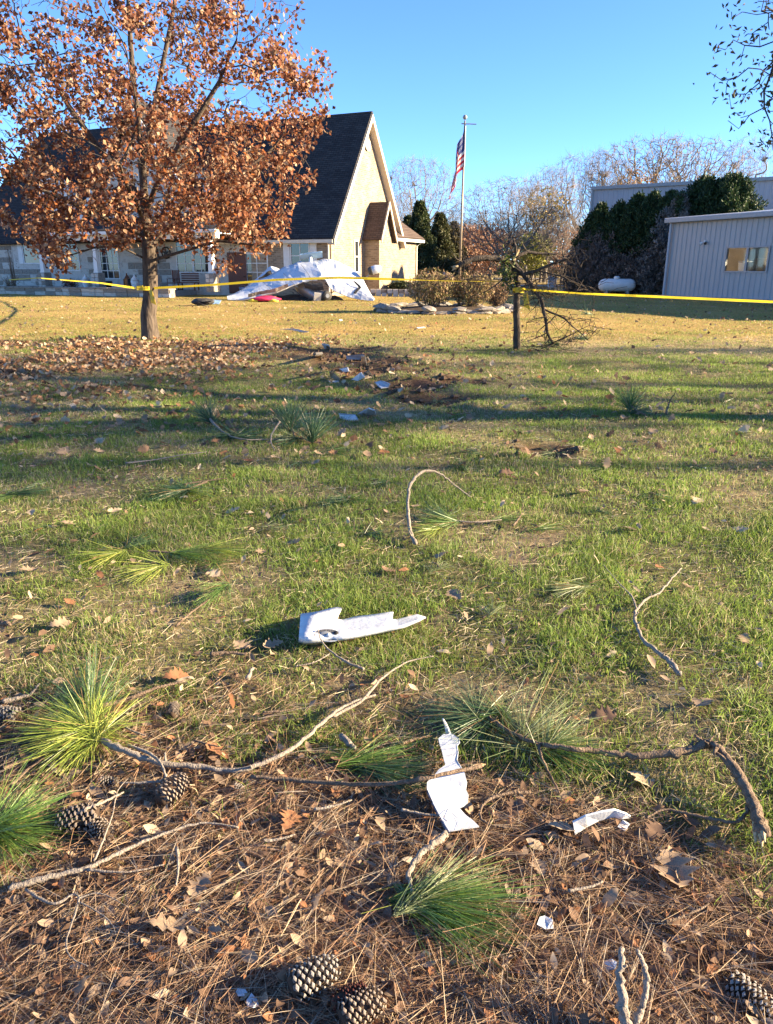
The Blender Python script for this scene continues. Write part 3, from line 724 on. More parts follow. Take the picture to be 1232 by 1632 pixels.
def tubes_np(P, par, r, thr, k_thick=8, k_thin=3):
    """skin a node tree with tubes: round ones for limbs, three-sided ones for twigs"""
    n = len(P); idx = np.arange(1, n); pr = par[1:]
    dirs = np.zeros((n, 3)); dirs[1:] = norm(P[1:] - P[pr]); dirs[0] = (0, 0, 1)
    big = np.full(n, -1)
    for i in idx[np.argsort(r[1:])]: big[par[i]] = i          # thickest child continues the limb
    end_dir = dirs.copy()
    h = big >= 0; end_dir[h] = norm(dirs[h] + dirs[big[h]])
    V, Q, off = [], [], 0
    for k, sel in ((k_thick, r[1:] >= thr), (k_thin, r[1:] < thr)):
        ii, pp = idx[sel], pr[sel]
        if len(ii) == 0: continue
        cont = big[pp] == ii
        d0 = np.where(cont[:, None], end_dir[pp], dirs[ii]); r0 = np.where(cont, r[pp], np.minimum(r[ii] * 1.15, r[pp])); 
        ang = np.arange(k) * 2 * pi / k
        def ring(c, d, rad):
            ref = np.where(np.abs(d[:, 2:3]) > .9, np.array([[1., 0, 0]]), np.array([[0, 0, 1.]]))
            a = norm(np.cross(d, ref)); b = np.cross(d, a)
            return c[:, None] + (a[:, None] * np.cos(ang)[None, :, None] + b[:, None] * np.sin(ang)[None, :, None]) * rad[:, None, None]
        R0, R1 = ring(P[pp], d0, r0), ring(P[ii], end_dir[ii], r[ii])
        m = len(ii); vv = np.concatenate([R0, R1], 1).reshape(-1, 3)
        b = off + np.arange(m)[:, None, None] * 2 * k; j = np.arange(k)[None, :, None]; j1 = (np.arange(k) + 1) % k; j1 = j1[None, :, None]
        Q.append(np.concatenate([b + j, b + j1, b + k + j1, b + k + j], 2).reshape(-1, 4)); V.append(vv); off += len(vv)
    return np.concatenate(V), np.concatenate(Q)
def rand_dirs(n, rng=RNG): return norm(rng.normal(size=(n, 3)))
def leaf_shards(C, size, cols, droop=.3, aspect=.6, rng=RNG, curl=.3):
    """folded, curled leaves: four triangles each"""
    n = len(C); d = rand_dirs(n, rng); d[:, 2] -= droop; d = norm(d)
    s = norm(np.cross(d, rand_dirs(n, rng))); up = np.cross(s, d)
    L = (size if np.ndim(size) else np.full(n, size))[:, None]
    c = (curl * (rng.random((n, 1)) * 2 - .6))
    base, tip = C, C + d * L + up * L * c
    mid = C + d * L * .5 - up * L * c * .3
    l_, r_ = mid + s * L * aspect * .5 + up * L * .18, mid - s * L * aspect * .5 + up * L * .18
    V = np.stack([base, l_, mid, r_, tip], 1).reshape(-1, 3); b = np.arange(n)[:, None] * 5
    T = np.concatenate([b + [0, 2, 1], b + [0, 3, 2], b + [1, 2, 4], b + [2, 3, 4]], 0)
    return V, T, np.repeat(cols, 5, axis=0)
def in_ellipsoid(n, c, r, shell=0.0, rng=RNG, low=None):
    out = []
    while sum(map(len, out)) < n:
        p = rng.uniform(-1, 1, (n * 2, 3)); q = np.linalg.norm(p, axis=1); p = p[(q < 1) & (q > shell * rng.random(len(q)))]
        p = np.array(c) + p * np.array(r)
        if low is not None: p = p[p[:, 2] > low]
        out.append(p)
    return np.concatenate(out)[:n]
def polyseed(lines):
    """join guide polylines into seed nodes; each line starts at (or near) an earlier node"""
    pts, par = [], []
    for ln in lines:
        ln = [np.array(p, float) for p in ln]; prev = None
        for i, p in enumerate(ln):
            if i == 0:
                if pts:
                    prev = int(np.argmin([np.linalg.norm(q - p) for q in pts])); continue
                pts.append(p); par.append(0); prev = 0; continue
            a = pts[prev]; seg = max(1, int(np.linalg.norm(p - a) / .22))
            for s in range(1, seg + 1):
                pts.append(a + (p - a) * s / seg); par.append(prev); prev = len(pts) - 1
    return np.array(pts), np.array(par)

# ================================================================== red oak on the lawn
def P17(u, v, y=17.47): return np.array(D(u, v, y))
def make_oak():
    rng = np.random.default_rng(11)
    b = np.array((-5.4, 17.47, -.05))
    fork = P17(238, 398)
    lines = [[b, b + (.0, 0, .6), P17(240, 470), fork],
             [fork, P17(232, 340), P17(225, 240, 17.3), P17(212, 120, 17.4), P17(205, 20, 17.5), P17(203, -70, 17.6)],
             [P17(236, 420), P17(190, 392, 17.2), P17(150, 395, 16.9), P17(95, 412, 16.6)],
             [P17(243, 418), P17(300, 398, 17.1), P17(350, 384, 16.8), P17(420, 392, 16.6)],
             [P17(228, 330), P17(255, 280, 17), P17(300, 210, 16.7), P17(350, 130, 16.6)],
             [P17(230, 330), P17(175, 260, 17.6), P17(110, 170, 18), P17(60, 80, 18.2)],
             [P17(238, 390), P17(290, 330, 17.9), P17(370, 290, 18.3), P17(430, 240, 18.6)],
             [P17(226, 250), P17(250, 150, 17.9), P17(270, 50, 18.1), P17(290, -60, 18.2)],
             [P17(234, 380), P17(130, 330, 16.6), P17(60, 300, 16.2)],
             [P17(234, 370), P17(220, 330, 16.2), P17(200, 290, 15.2), P17(190, 260, 14.4)],
             [P17(234, 370), P17(260, 340, 18.8), P17(270, 300, 20.0)]]
    sp, spar = polyseed(lines)
    A = in_ellipsoid(3000, (-5.0, 17.4, 4.75), (3.95, 3.6, 3.9), .55, rng, 1.45)
    dx = np.abs(A[:, 0] + 5.1); A = A[~((A[:, 2] < 2.0) & (dx < 1.2))]
    Pn, par = colonize(A, sp, spar, .17, 1.5, .26, 90, (0, 0, .03), .35, rng)
    r, kids = tree_radii(Pn, par, .0045, 2.15, .162)
    r[:6] *= np.array([1.35, 1.18, 1.08, 1.03, 1.0, 1.0])
    root = thing('oak_tree', 'red-brown leaved oak tree wrapped with yellow tape on the lawn', 'tree', tuple(b))
    V, Q = tubes_np(Pn, par, r, .02, 9, 3)
    me = np_mesh('trunk', V - b, Q=Q, smooth=True); link('trunk', me, M['bark_oak'], root)
    tips = np.where((kids == 0) | (r < .0085))[0]; tips = tips[tips > len(sp) * .3]
    # twigs and leaf clusters
    tp = Pn[tips]
    p_keep = np.clip(1.25 - .15 * (tp[:, 2] - 1.5), .28, 1.0)
    p_keep *= np.clip(4.5 * (vnoise(tp[:, 0] * 2.3 + 3 + tp[:, 1] * 1.3, tp[:, 2] * 2.6 - tp[:, 1] * .8) - .36) + .25 * fbm(tp[:, 0] * .9, tp[:, 2] * .9), .05, 1)
    tp = tp[rng.random(len(tp)) < p_keep]
    per = 22
    C = np.repeat(tp, per, 0) + rng.normal(0, .10, (len(tp) * per, 3))
    pal = np.array([(.20, .075, .038), (.29, .115, .055), (.40, .235, .135), (.14, .055, .034), (.46, .31, .195), (.11, .05, .032), (.40, .14, .042)])
    ci = rng.choice(len(pal), len(C), p=[.22, .24, .20, .12, .12, .05, .05])
    cols = pal[ci] * (.7 + .5 * rng.random((len(C), 1))) * np.repeat(.75 + .5 * rng.random((len(tp), 1)), per, 0)
    V, T, Cc = leaf_shards(C, .07 + .06 * rng.random(len(C)), cols, .35, .72, rng)
    link('crown', np_mesh('crown', V - b, T, col=Cc), M['leaf_oak'], root)
    print('oak nodes', len(Pn), 'leaves', len(C))
make_oak()

# ================================================================== bare trees beyond the yard
def bare_tree_meshes(seed, h, w, spread=.0, n=900, trunk_h=.3, tip=.010, base=.22, twigs=5, twl=.5, gn=.35):
    rng = np.random.default_rng(seed)
    c = (0, 0, h * (1 + trunk_h) / 2); rad = (w / 2, w / 2, h * (1 - trunk_h) / 2)
    A = in_ellipsoid(n, c, rad, .5, rng)
    sp, spar = polyseed([[(0, 0, 0), (rng.normal(0, .15), rng.normal(0, .15), h * trunk_h * .5), (rng.normal(0, .2), rng.normal(0, .2), h * trunk_h)]])
    Pn, par = colonize(A, sp, spar, h * .026, h * .30, h * .034, 80, (0, 0, .10), gn, rng)
    r, kids = tree_radii(Pn, par, tip, 2.2, base)
    V, Q = tubes_np(Pn, par, r, .05, 6, 3)
    tipi = np.where(r < tip * 1.7)[0]
    # fine twigs: slender three-sided spikes
    m = len(tipi) * twigs; o = np.repeat(Pn[tipi], twigs, 0)
    pd = norm(Pn[tipi] - Pn[par[tipi]] + 1e-6); d = norm(np.repeat(pd, twigs, 0) + rand_dirs(m, rng) * .9 + np.array((0, 0, .25)))
    L = twl * (.4 + .9 * rng.random((m, 1))); s = norm(np.cross(d, rand_dirs(m, rng))) * tip * .75; s2 = np.cross(d, s)
    mid = o + d * L * .5 + rand_dirs(m, rng) * L * .08
    Vt = np.stack([o - s, o + s, o + s2, o + d * L + rand_dirs(m, rng) * L * .15], 1).reshape(-1, 3)
    b = np.arange(m)[:, None] * 4
    T = np.concatenate([b + [0, 1, 3], b + [1, 2, 3], b + [2, 0, 3]], 0)
    mt = np_mesh('branches', V, Q=Q, smooth=True); mt.materials.append(M['bark_far'])
    mw = np_mesh('twigs', Vt, T); mw.materials.append(M['twig_far'])
    return mt, mw
M['bark_far'] = mat('bare tree bark', (.13, .11, .095), (.22, .19, .16), 2, .9, .3)
M['twig_far'] = mat('bare twigs', (.17, .135, .11), (.25, .20, .165), .6, .9)
VAR = [bare_tree_meshes(21, 12.5, 10, n=2200, trunk_h=.28, base=.30, twl=.9, gn=.2),
       bare_tree_meshes(22, 9, 9, n=2000, trunk_h=.25, base=.22, tip=.008, twl=.7, gn=.3),
       bare_tree_meshes(23, 16, 15, n=2200, trunk_h=.32, base=.55, tip=.02, twl=.7, gn=.42, twigs=4),
       bare_tree_meshes(24, 17, 7, n=1600, trunk_h=.18, base=.24, tip=.009, twl=1.1, gn=.12)]
def bare_tree(u, Y, top_v, var, label, rz=0.0, wide=1.0, group='bare trees beyond the yard'):
    d = ray(u, 430); X = d.x * Y / d.y
    z1 = D(u, top_v, Y).z; h0 = [12.5, 9, 16, 17][var]
    s = z1 / (h0 * 1.03)
    t = thing('bare_tree', label, 'tree', (X, Y, 0), rz, group); t.scale = (s * wide, s * wide, s)
    link('trunk', VAR[var][0], None, t); link('crown', VAR[var][1], None, t)
    return t
BT = [(666, 92, 243, 0, 'rounded bare tree rising behind the dark cedars beside the house', .3, 1.0),
      (806, 62, 275, 1, 'gnarled bare tree standing behind the snapped tree', 1.1, 1.15),
      (868, 84, 258, 0, 'slim bare tree between the gnarled tree and the metal barn', 2.0, .8),
      (925, 96, 232, 0, 'tall hazy bare tree by the near corner of the metal barn', 4.0, 1.05),
      (958, 104, 225, 3, 'upright bare tree just behind the barn corner', 1.0, 1.2),
      (1012, 100, 205, 2, 'crooked limbed bare oak above the barn roof with a few orange leaves', .4, 1.0),
      (1085, 104, 207, 2, 'crooked limbed bare oak above the middle of the barn roof', 2.6, 1.05),
      (1158, 112, 206, 3, 'slender pale bare tree above the barn beside its taller twin', .5, 1.0),
      (1192, 108, 194, 3, 'tallest slender pale bare tree above the barn roof', 2.2, 1.0),
      (628, 80, 300, 1, 'bare tree with a dark leaning limb close behind the house annex', 3.0, .9),
      (756, 110, 345, 1, 'small bare tree behind the flagpole in the far trees', 2.1, .9),
      (838, 118, 290, 0, 'faint bare tree filling the gap behind the gnarled tree', 5.0, .9),
      (896, 76, 330, 1, 'low twiggy bare tree beside the conifer hedge', 4.2, .8),
      (720, 120, 330, 0, 'faint bare tree far behind the flagpole', .9, .9),
      (780, 100, 330, 1, 'reddish twiggy bare tree left of the gnarled tree', .2, 1.0)]
for u, Y, tv, var, lab, rz, wd in BT: bare_tree(u, Y, tv, var, lab, rz, wd)
def sprig_cloud(n, c, rad, size, cols, rng, shell=.5, droop=0.0, aspect=.5, shape=None):
    C = in_ellipsoid(n, c, rad, shell, rng)
    if shape is not None: C = C[shape(C)]
    col = np.asarray(cols)[rng.integers(0, len(cols), len(C))] * (.65 + .7 * rng.random((len(C), 1)))
    return leaf_shards(C, size * (.6 + .8 * rng.random(len(C))), col, droop, aspect, rng)
# a few leaves still hanging in the far oaks
rng5 = np.random.default_rng(5)
for (u, Y, v, rr, n, pal, name, lab) in ((1012, 99, 300, 3.0, 500, [(.45, .22, .06), (.5, .3, .1)], 'orange_tree', 'low orange leaved tree top showing over the barn roof'),
                                   (868, 82, 330, 2.4, 500, [(.30, .24, .05), (.36, .25, .09)], 'yellowing_tree', 'yellow green leaved young tree between the bare trees'),
                                   (745, 90, 395, 3.2, 1500, [(.30, .15, .08), (.35, .2, .12)], 'russet_tree', 'russet leaved low tree behind the flagpole'),
                                   (770, 95, 390, 3.4, 1500, [(.33, .19, .12), (.28, .15, .09)], 'russet_tree', 'russet leaved low tree behind the arching broken limb'),
                                   (905, 90, 395, 2.8, 1000, [(.32, .17, .11), (.36, .22, .15)], 'russet_tree', 'russet leaved low tree left of the conifer hedge'),
                                   (850, 78, 398, 2.0, 900, [(.26, .25, .05), (.22, .22, .05)], 'yellow_shrub', 'yellow green shrub below the bare trees')):
    p = D(u, v, Y)
    t = thing(name, lab, 'tree' if 'tree' in name else 'shrub', (p.x, p.y, 0))
    hgt = p.z
    sp, spar = polyseed([[(0, 0, 0), (.1, 0, hgt * .5), (0, 0, hgt)], [(0.1, 0, hgt * .5), (rr * .5, .2, hgt)], [(.1, 0, hgt * .5), (-rr * .5, -.2, hgt * .95)]])
    r_, k_ = tree_radii(sp, spar, .03, 2, .13); V, Q = tubes_np(sp, spar, r_, .01, 6, 3)
    link('trunk', np_mesh('trunk', V, Q=Q, smooth=True), M['bark_far'], t)
    lo = max(.3, hgt - rr); V, T, Cc = sprig_cloud(n, (0, 0, (hgt + rr * .8 + lo) / 2), (rr, rr, (hgt + rr * .8 - lo) / 2), .38, pal, rng5, .3)
    link('crown', np_mesh('crown', V, T, col=Cc), M['green'], t)
# ---- cedars
def cedar(u, Y, top_v, wpx, label, pal, seed, n=11000, name='cedar_tree', base_v=None):
    rng = np.random.default_rng(seed); d = ray(u, 430); X = d.x * Y / d.y; h = D(u, top_v, Y).z; w = wpx / FPX * Y * .95
    t = thing(name, label, 'tree', (X, Y, 0), 0, 'dark cedars beside the house')
    MB().tube([(0, 0, 0), (.03, .02, h * .5), (0, 0, h * .93)], [.16, .09, .02], 7).build('trunk', M['bark_dark'], t, True)
    zz = rng.random(n) ** .75; ang = rng.random(n) * 2 * pi
    lob = 1 + .28 * np.sin(ang * 3 + zz * 17) + .22 * np.sin(ang * 5 - zz * 29)
    R = (w / 2) * (1 - zz) ** .72 * lob * (.45 + .55 * np.sqrt(rng.random(n))) + .12
    C = np.stack([R * np.cos(ang), R * np.sin(ang), .15 + zz * (h - .35)], 1)
    pal = np.array(pal); cols = pal[rng.integers(0, len(pal), n)] * (.6 + .8 * rng.random((n, 1)))
    V, T, Cc = leaf_shards(C, .16 + .16 * rng.random(n), cols, -.25, .38, rng)
    link('crown', np_mesh('crown', V, T, col=Cc), M['green'], t)
pal_c = [(.035, .055, .020), (.055, .080, .025), (.075, .085, .030)]
cedar(668, 66, 318, 62, 'pointed dark cedar tree right beside the house annex', pal_c, 1)
cedar(700, 70, 338, 60, 'rounder dark cedar tree behind the flagpole foot', [(.05, .06, .022), (.085, .08, .03)], 2)
cedar(650, 74, 342, 46, 'cedar tree half hidden by the house annex', pal_c, 3)
cedar(722, 78, 352, 50, 'cedar tree with brownish tips just left of the flagpole', [(.08, .07, .03), (.11, .085, .035)], 4)
cedar(846, 120, 372, 40, 'far cedar tree in the gap behind the gnarled tree', pal_c, 5)
# ---- leaning conifer hedge along the barn
def hedge_tree(u, v_base, u_top, v_top, wpx, Y, label, seed, dead=.45, n=16000, full=False, deadcol=((.13, .105, .088), (.19, .155, .135))):
    rng = np.random.default_rng(seed); B = D(u, v_base, Y); B.z = max(B.z, 0); Tt = D(u_top, v_top, Y + .6); w = wpx / FPX * Y * .95
    t = thing('hedge_conifer', label, 'conifer', (B.x, B.y, 0), 0, 'leaning conifers along the metal barn')
    L = Vector((Tt.x - B.x, Tt.y - B.y, Tt.z))
    MB().tube([(0, 0, 0), L * .5, L * .92], [.13, .08, .02], 7).build('trunk', M['bark_dark'], t, True)
    zz = rng.random(n); ang = rng.random(n) * 2 * pi
    prof = np.clip((zz + .12) / .3, 0, 1) ** .6 * np.clip((1.02 - zz) / .48, 0, 1) ** .62
    if full: prof = np.clip((zz + .12) / .3, 0, 1) ** .6 * np.clip((1.02 - zz) / .38, 0, 1) ** .55
    lob = 1 + .26 * np.sin(ang * 4 + zz * 11 + seed) + .22 * np.sin(ang * 7 - zz * 27)
    R = (w / 2) * prof * lob * (.55 + .5 * rng.random(n))
    C = np.array(L)[None] * zz[:, None] + np.stack([R * np.cos(ang), R * np.sin(ang) * .8, rng.normal(0, .1, n)], 1)
    g = np.array([(.022, .045, .016), (.035, .065, .020), (.05, .08, .028)]); dc = np.array(deadcol)
    is_dead = zz < dead + .22 * (vnoise(ang * 2.2 + seed, zz * 6) - .5) * 2
    cols = np.where(is_dead[:, None], dc[rng.integers(0, 2, n)], g[rng.integers(0, 3, n)]) * (.6 + .75 * rng.random((n, 1)))
    V, T, Cc = leaf_shards(C, .15 + .15 * rng.random(n), cols, -.9, .34, rng)
    link('crown', np_mesh('crown', V, T, col=Cc), M['green'], t)
hedge_tree(918, 461, 960, 330, 50, 51.0, 'shortest leaning conifer at the open end of the hedge', 31, .62)
hedge_tree(942, 461, 990, 328, 54, 50.2, 'leaning conifer with a bare brown foot beside the propane tank', 32, .55)
hedge_tree(962, 460, 1020, 314, 58, 49.8, 'leaning conifer with a ragged green tip behind the propane tank', 33, .42)
hedge_tree(986, 461, 1044, 312, 58, 49.2, 'tall leaning conifer between the tank and the grey dead one', 34, .40)
hedge_tree(1014, 461, 1072, 310, 58, 48.4, 'tall leaning conifer with a grey dead flank', 35, .45)
hedge_tree(1045, 461, 1084, 314, 62, 47.6, 'grey dead leaning conifer next to the shed corner', 36, .95, deadcol=((.15, .135, .12), (.22, .20, .18)))
hedge_tree(1090, 458, 1128, 286, 84, 48.2, 'broad dark green conifer rising behind the shed', 37, .2, 20000, True)
hedge_tree(1150, 458, 1168, 284, 96, 47.4, 'widest dark green conifer over the shed roof', 38, .1, 22000, True)
# ---- low shrubs and beds
def shrub(u, v, Y, wpx, hpx, label, pal, seed, n=2600, leaf=.10, name='shrub', stems=14, group=None, twig=False, cat='shrub'):
    rng = np.random.default_rng(seed); p = D(u, v, Y); w, h = wpx / FPX * Y * .95, hpx / FPX * Y * .95
    t = thing(name, label, cat, (p.x, Y, max(0, min(p.z, .3))), 0, group)
    m = MB()
    for k in range(stems):
        a = rng.random() * 2 * pi; q = rng.random() ** .5 * .5
        e = Vector((cos(a) * q * w, sin(a) * q * w * .7, h * (.65 + .35 * rng.random())))
        m.tube([(e.x * .25, e.y * .25, 0), e * .55 + Vector((0, 0, .05)), e], [.014, .010, .004], 4)
    m.build('stem', M['stick_brown'], t)
    feather = name == 'bed_shrub'
    rag = (lambda C: C[:, 2] < h * (.55 + .5 * vnoise(C[:, 0] * 3.5 + seed, C[:, 1] * 3.5))) if feather else None
    V, T, Cc = sprig_cloud(n, (0, 0, h * .5), (w / 2, w * .38, h * .56), leaf, pal, rng, .1 if feather else .35, -1.1 if feather else 0.0, .22 if feather else .5, rag)
    k = V[:, 2] < 0.01; V[k, 2] = .01
    link('foliage', np_mesh('foliage', V, T, col=Cc), M['leaf' if twig else 'green'], t)
pal_s = [(.42, .29, .18), (.33, .22, .13), (.28, .24, .11), (.22, .20, .09)]
shrub(688, 487, 28.6, 84, 56, 'brown twiggy shrub in the stone ringed bed left of the flagpole', pal_s, 41, 3600, .13, 'bed_shrub', 26, 'shrubs in the flagpole bed', True)
shrub(752, 488, 28.8, 72, 54, 'brown twiggy shrub in the stone ringed bed at the flagpole', pal_s, 42, 2800, .13, 'bed_shrub', 26, 'shrubs in the flagpole bed', True)
shrub(790, 488, 29.2, 40, 38, 'sparse twiggy shrub at the end of the bed near the snapped tree', [(.30, .2, .13), (.22, .15, .09)], 43, 1200, .11, 'bed_shrub', 30, 'shrubs in the flagpole bed', True)
shrub(640, 466, 47.0, 44, 16, 'clipped dark green hedge at the foot of the annex', [(.03, .045, .018), (.05, .06, .025)], 44, 3000, .12, 'low_hedge', 8)
shrub(690, 452, 58, 26, 22, 'orange grass clump behind the clipped hedge', [(.50, .26, .06), (.42, .22, .06)], 45, 1500, .3, 'orange_shrub', 10, None, True)
shrub(664, 452, 57, 26, 18, 'orange and green clump beside the annex wall', [(.40, .22, .06), (.10, .11, .03)], 46, 1300, .3, 'orange_shrub', 10, None, True)
shrub(18, 462, 49, 30, 22, 'bare tangled shrub tied with yellow tape before the stone wall', [(.28, .22, .15)], 47, 220, .07, 'bare_shrub', 40, None, True)
shrub(24, 455, 50.5, 20, 74, 'thin dark vine climbing the wall beside the shuttered window', [(.06, .05, .04)], 48, 120, .06, 'wall_vine', 14, None, True, cat='vine')
shrub(112, 452, 48.2, 26, 14, 'red flowering plant on the porch edge', [(.30, .06, .05), (.06, .07, .03)], 49, 500, .1, 'porch_plant', 8, cat='plant')

# ================================================================== evergreen oak at the right, its twigs hanging into view
def make_live_oak():
    rng = np.random.default_rng(77); b = np.array((9.4, 8.2, -.05))
    lines = [[b, b + (.1, 0, 1.2), b + (-.1, .1, 2.3)], [b + (-.1, .1, 2.3), b + (-1.8, .3, 3.4), b + (-3.6, .6, 4.1), b + (-4.8, .8, 4.2)],
             [b + (-.1, .1, 2.3), b + (-.6, 1.8, 3.6), b + (-1.6, 3.6, 4.6)], [b + (-.1, .1, 2.3), b + (.9, -.4, 4.0), b + (1.9, -.9, 5.4)],
             [b + (-.1, .1, 2.3), b + (-.5, -1.2, 3.9), b + (-1.4, -2.6, 5.0)], [b + (-1.8, .3, 3.4), b + (-2.9, -.6, 4.6), b + (-4.2, -.8, 5.0)]]
    sp, spar = polyseed(lines)
    A = in_ellipsoid(2600, (8.9, 8.8, 5.3), (5.2, 5.0, 2.5), .5, rng)
    A = np.vstack([A, in_ellipsoid(1300, (4.75, 8.7, 3.7), (1.4, 1.3, 1.15), 0, rng)])
    Pn, par = colonize(A, sp, spar, .16, 2.0, .25, 90, (0, 0, .02), .3, rng)
    r, kids = tree_radii(Pn, par, .0045, 2.2, .26)
    root = thing('evergreen_oak', 'small leaved evergreen oak whose dark twigs hang into the sky', 'tree', tuple(b))
    V, Q = tubes_np(Pn, par, r, .02, 9, 3); link('trunk', np_mesh('trunk', V - b, Q=Q, smooth=True), M['bark_dark'], root)
    tips = Pn[r < .008]; tips = tips[rng.random(len(tips)) < np.where(tips[:, 0] < 6.2, .85, .4)]
    C = np.repeat(tips, 5, 0) + rng.normal(0, .07, (len(tips) * 5, 3))
    cols = np.array([(.035, .05, .02), (.06, .07, .03), (.10, .08, .04)])[rng.integers(0, 3, len(C))]
    V, T, Cc = leaf_shards(C, .05 + .035 * rng.random(len(C)), cols, .1, .42, rng)
    link('crown', np_mesh('crown', V - b, T, col=Cc), M['green'], root)
make_live_oak()
# ================================================================== pines to the west that shade the lawn
def make_pine(seed=3, h=15.0, start=.22, clumps=3):
    rng = np.random.default_rng(seed)
    root = empty('pine_tree')
    m = MB(); m.tube([(0, 0, -.1), (.1, 0, h * .35), (0, .1, h * .7), (.05, 0, h)], [.16, .13, .08, .02], 10)
    C = []; z = h * start
    while z < h * .98:
        for k in range(rng.integers(3, 6)):
            a = rng.random() * 2 * pi; L = (h - z) * .30 + .5 + rng.random() * .9
            d = Vector((cos(a), sin(a), .10 + .2 * rng.random()))
            pts = [Vector((0, 0, z)), Vector((0, 0, z)) + d * L * .5, Vector((0, 0, z)) + d * L + Vector((0, 0, .25 * L))]
            m.tube(pts, [.05, .032, .010], 5)
            for q in range(clumps):
                s = .35 + .65 * rng.random(); base = pts[0].lerp(pts[2], s); C.append(np.array(base) + rng.normal(0, .28, 3))
        z += .55 + rng.random() * .45
    m.build('trunk', M['bark_oak'], root, True)
    C = np.array(C); n = len(C); C = np.repeat(C, 9, 0) + rng.normal(0, .08, (n * 9, 3))
    cols = np.array([(.04, .075, .02), (.06, .09, .025)])[rng.integers(0, 2, len(C))]
    V, T, Cc = leaf_shards(C, .24 + .1 * rng.random(len(C)), cols, -.2, .16, rng)
    link('crown', np_mesh('crown', V, T, col=Cc), M['green'], root)
    return root
PINES = [(31, 7.2, .85, .4), (36, 10.2, .9, 1.9), (27, 13.0, .75, 3.3), (40, 14.6, .8, 5.0)]
pine0 = make_pine()
pl_lab = ['tall pine shading the near lawn', 'tall pine shading the middle of the lawn', 'tall pine shading the torn earth', 'far tall pine shading the leaf strewn lawn']
for i, (x, y, s, rz) in enumerate(PINES):
    o = pine0 if i == 0 else copy_tree(pine0)
    o.location = (x, y, 0); o.scale = (s, s, s); o.rotation_euler = (0, 0, rz)
    tag(o, pl_lab[i], 'tree', 'pines west of the lawn')

hp = make_pine(6, 14.0, .52, 9)
hp.location = (24.0, -.5, 0); tag(hp, 'high crowned pine with a bare trunk shading the straw', 'tree', 'pines west of the lawn')

for x, y, s, rz, lab in ((31, 5.6, 1.3, 1.0, 'high crowned pine with a bare trunk shading the left lawn'), (34, 9.0, 1.42, 3.0, 'highest crowned pine shading the lawn before the torn earth')):
    o = copy_tree(hp); o.location = (x, y, 0); o.scale = (s * .8, s * .8, s); o.rotation_euler = (0, 0, rz); tag(o, lab, 'tree', 'pines west of the lawn')
# ================================================================== wrecked light aircraft
M['air_white'] = mat('crumpled aircraft skin', (.58, .60, .65), (.48, .51, .56), 3, .22, .35, 9, .6)
M['air_grey'] = mat('grey aircraft metal', (.30, .31, .33), (.22, .23, .25), 6, .4, .3, 20, .5, metal=.5)
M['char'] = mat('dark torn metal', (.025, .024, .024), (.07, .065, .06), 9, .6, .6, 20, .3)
M['pink'] = mat('pink cloth', (.60, .035, .12), (.50, .02, .07), 9, .7, .4, 30)
M['hi_yellow'] = mat('yellow cloth', (.80, .62, .03), (.85, .75, .10), 9, .7, .3, 30)
M['blue'] = mat('blue plastic', (.10, .22, .50), (.08, .17, .40), 6, .45, .1)
M['sky_blue'] = mat('pale blue sheet', (.35, .52, .66), (.30, .46, .60), 6, .45, .1)
wreck = thing('plane_wreck', 'crumpled white light aircraft wreck lying in front of the house', 'aircraft wreck', tuple(G(480, 479)))
WO = Vector(wreck.location)
def sheet(name, edges, nu, nv, crump, th, material, parent, seed, freq=2.2, smooth=False):
    """skin between two photo-measured edges [(u,v,Y)...], dented by noise"""
    def samp(e, t):
        t = t * (len(e) - 1); i = min(int(t), len(e) - 2); f = t - i
        return Vector(D(e[i][0], e[i][1], e[i][2])).lerp(Vector(D(e[i + 1][0], e[i + 1][1], e[i + 1][2])), f)
    V, F = [], []
    for i in range(nu + 1):
        a, b = samp(edges[0], i / nu), samp(edges[1], i / nu)
        for j in range(nv + 1):
            f = j / nv; p = a.lerp(b, f)
            bow = 4 * f * (1 - f)
            q = mnoise.noise_vector(p * freq + Vector((seed * 3.1, 0, 0))) * crump + mnoise.noise_vector(p * freq * 3 + Vector((seed, 2, 0))) * crump * .35
            p = p + q + Vector((0, -.10, .10)) * bow; p.z = max(p.z, .015); V.append(p - WO)
    for i in range(nu):
        for j in range(nv):
            k = i * (nv + 1) + j; F.append((k, k + 1, k + nv + 2, k + nv + 1))
    me = bpy.data.meshes.new(name); me.from_pydata([tuple(v) for v in V], [], F)
    if smooth: me.polygons.foreach_set('use_smooth', np.ones(len(F), bool))
    me.update(); o = link(name, me, material, parent)
    s = o.modifiers.new('skin', 'SOLIDIFY'); s.thickness = th; s.offset = 0
    return o
w1 = sheet('left_wing', [[(361, 473, 38.3), (392, 459, 38.8), (426, 441, 39.3), (452, 428, 39.6), (478, 418, 39.8), (500, 417, 39.8)],
                    [(363, 479, 37.7), (392, 478, 37.7), (426, 470, 37.8), (457, 461, 37.9), (486, 450, 38.0), (512, 441, 38.1)]], 22, 7, .075, .07, M['air_white'], wreck, 1, 1.1)
sheet('torn_strip', [[(398, 470, 37.65), (430, 463, 37.7), (458, 456, 37.75)], [(396, 474, 37.62), (430, 467, 37.68), (459, 459, 37.72)]], 12, 2, .08, .02, M['stone_dark'], w1, 3)
w2 = sheet('right_wing', [[(500, 417, 39.8), (518, 414, 39.8), (537, 416, 39.6), (561, 428, 39.3), (576, 444, 39.0), (597, 478, 38.0)],
                     [(511, 442, 38.1), (519, 446, 38.1), (527, 459, 38.0), (546, 471, 37.9), (566, 477, 37.8), (595, 481, 37.7)]], 22, 9, .10, .06, M['air_white'], wreck, 2, 1.2)
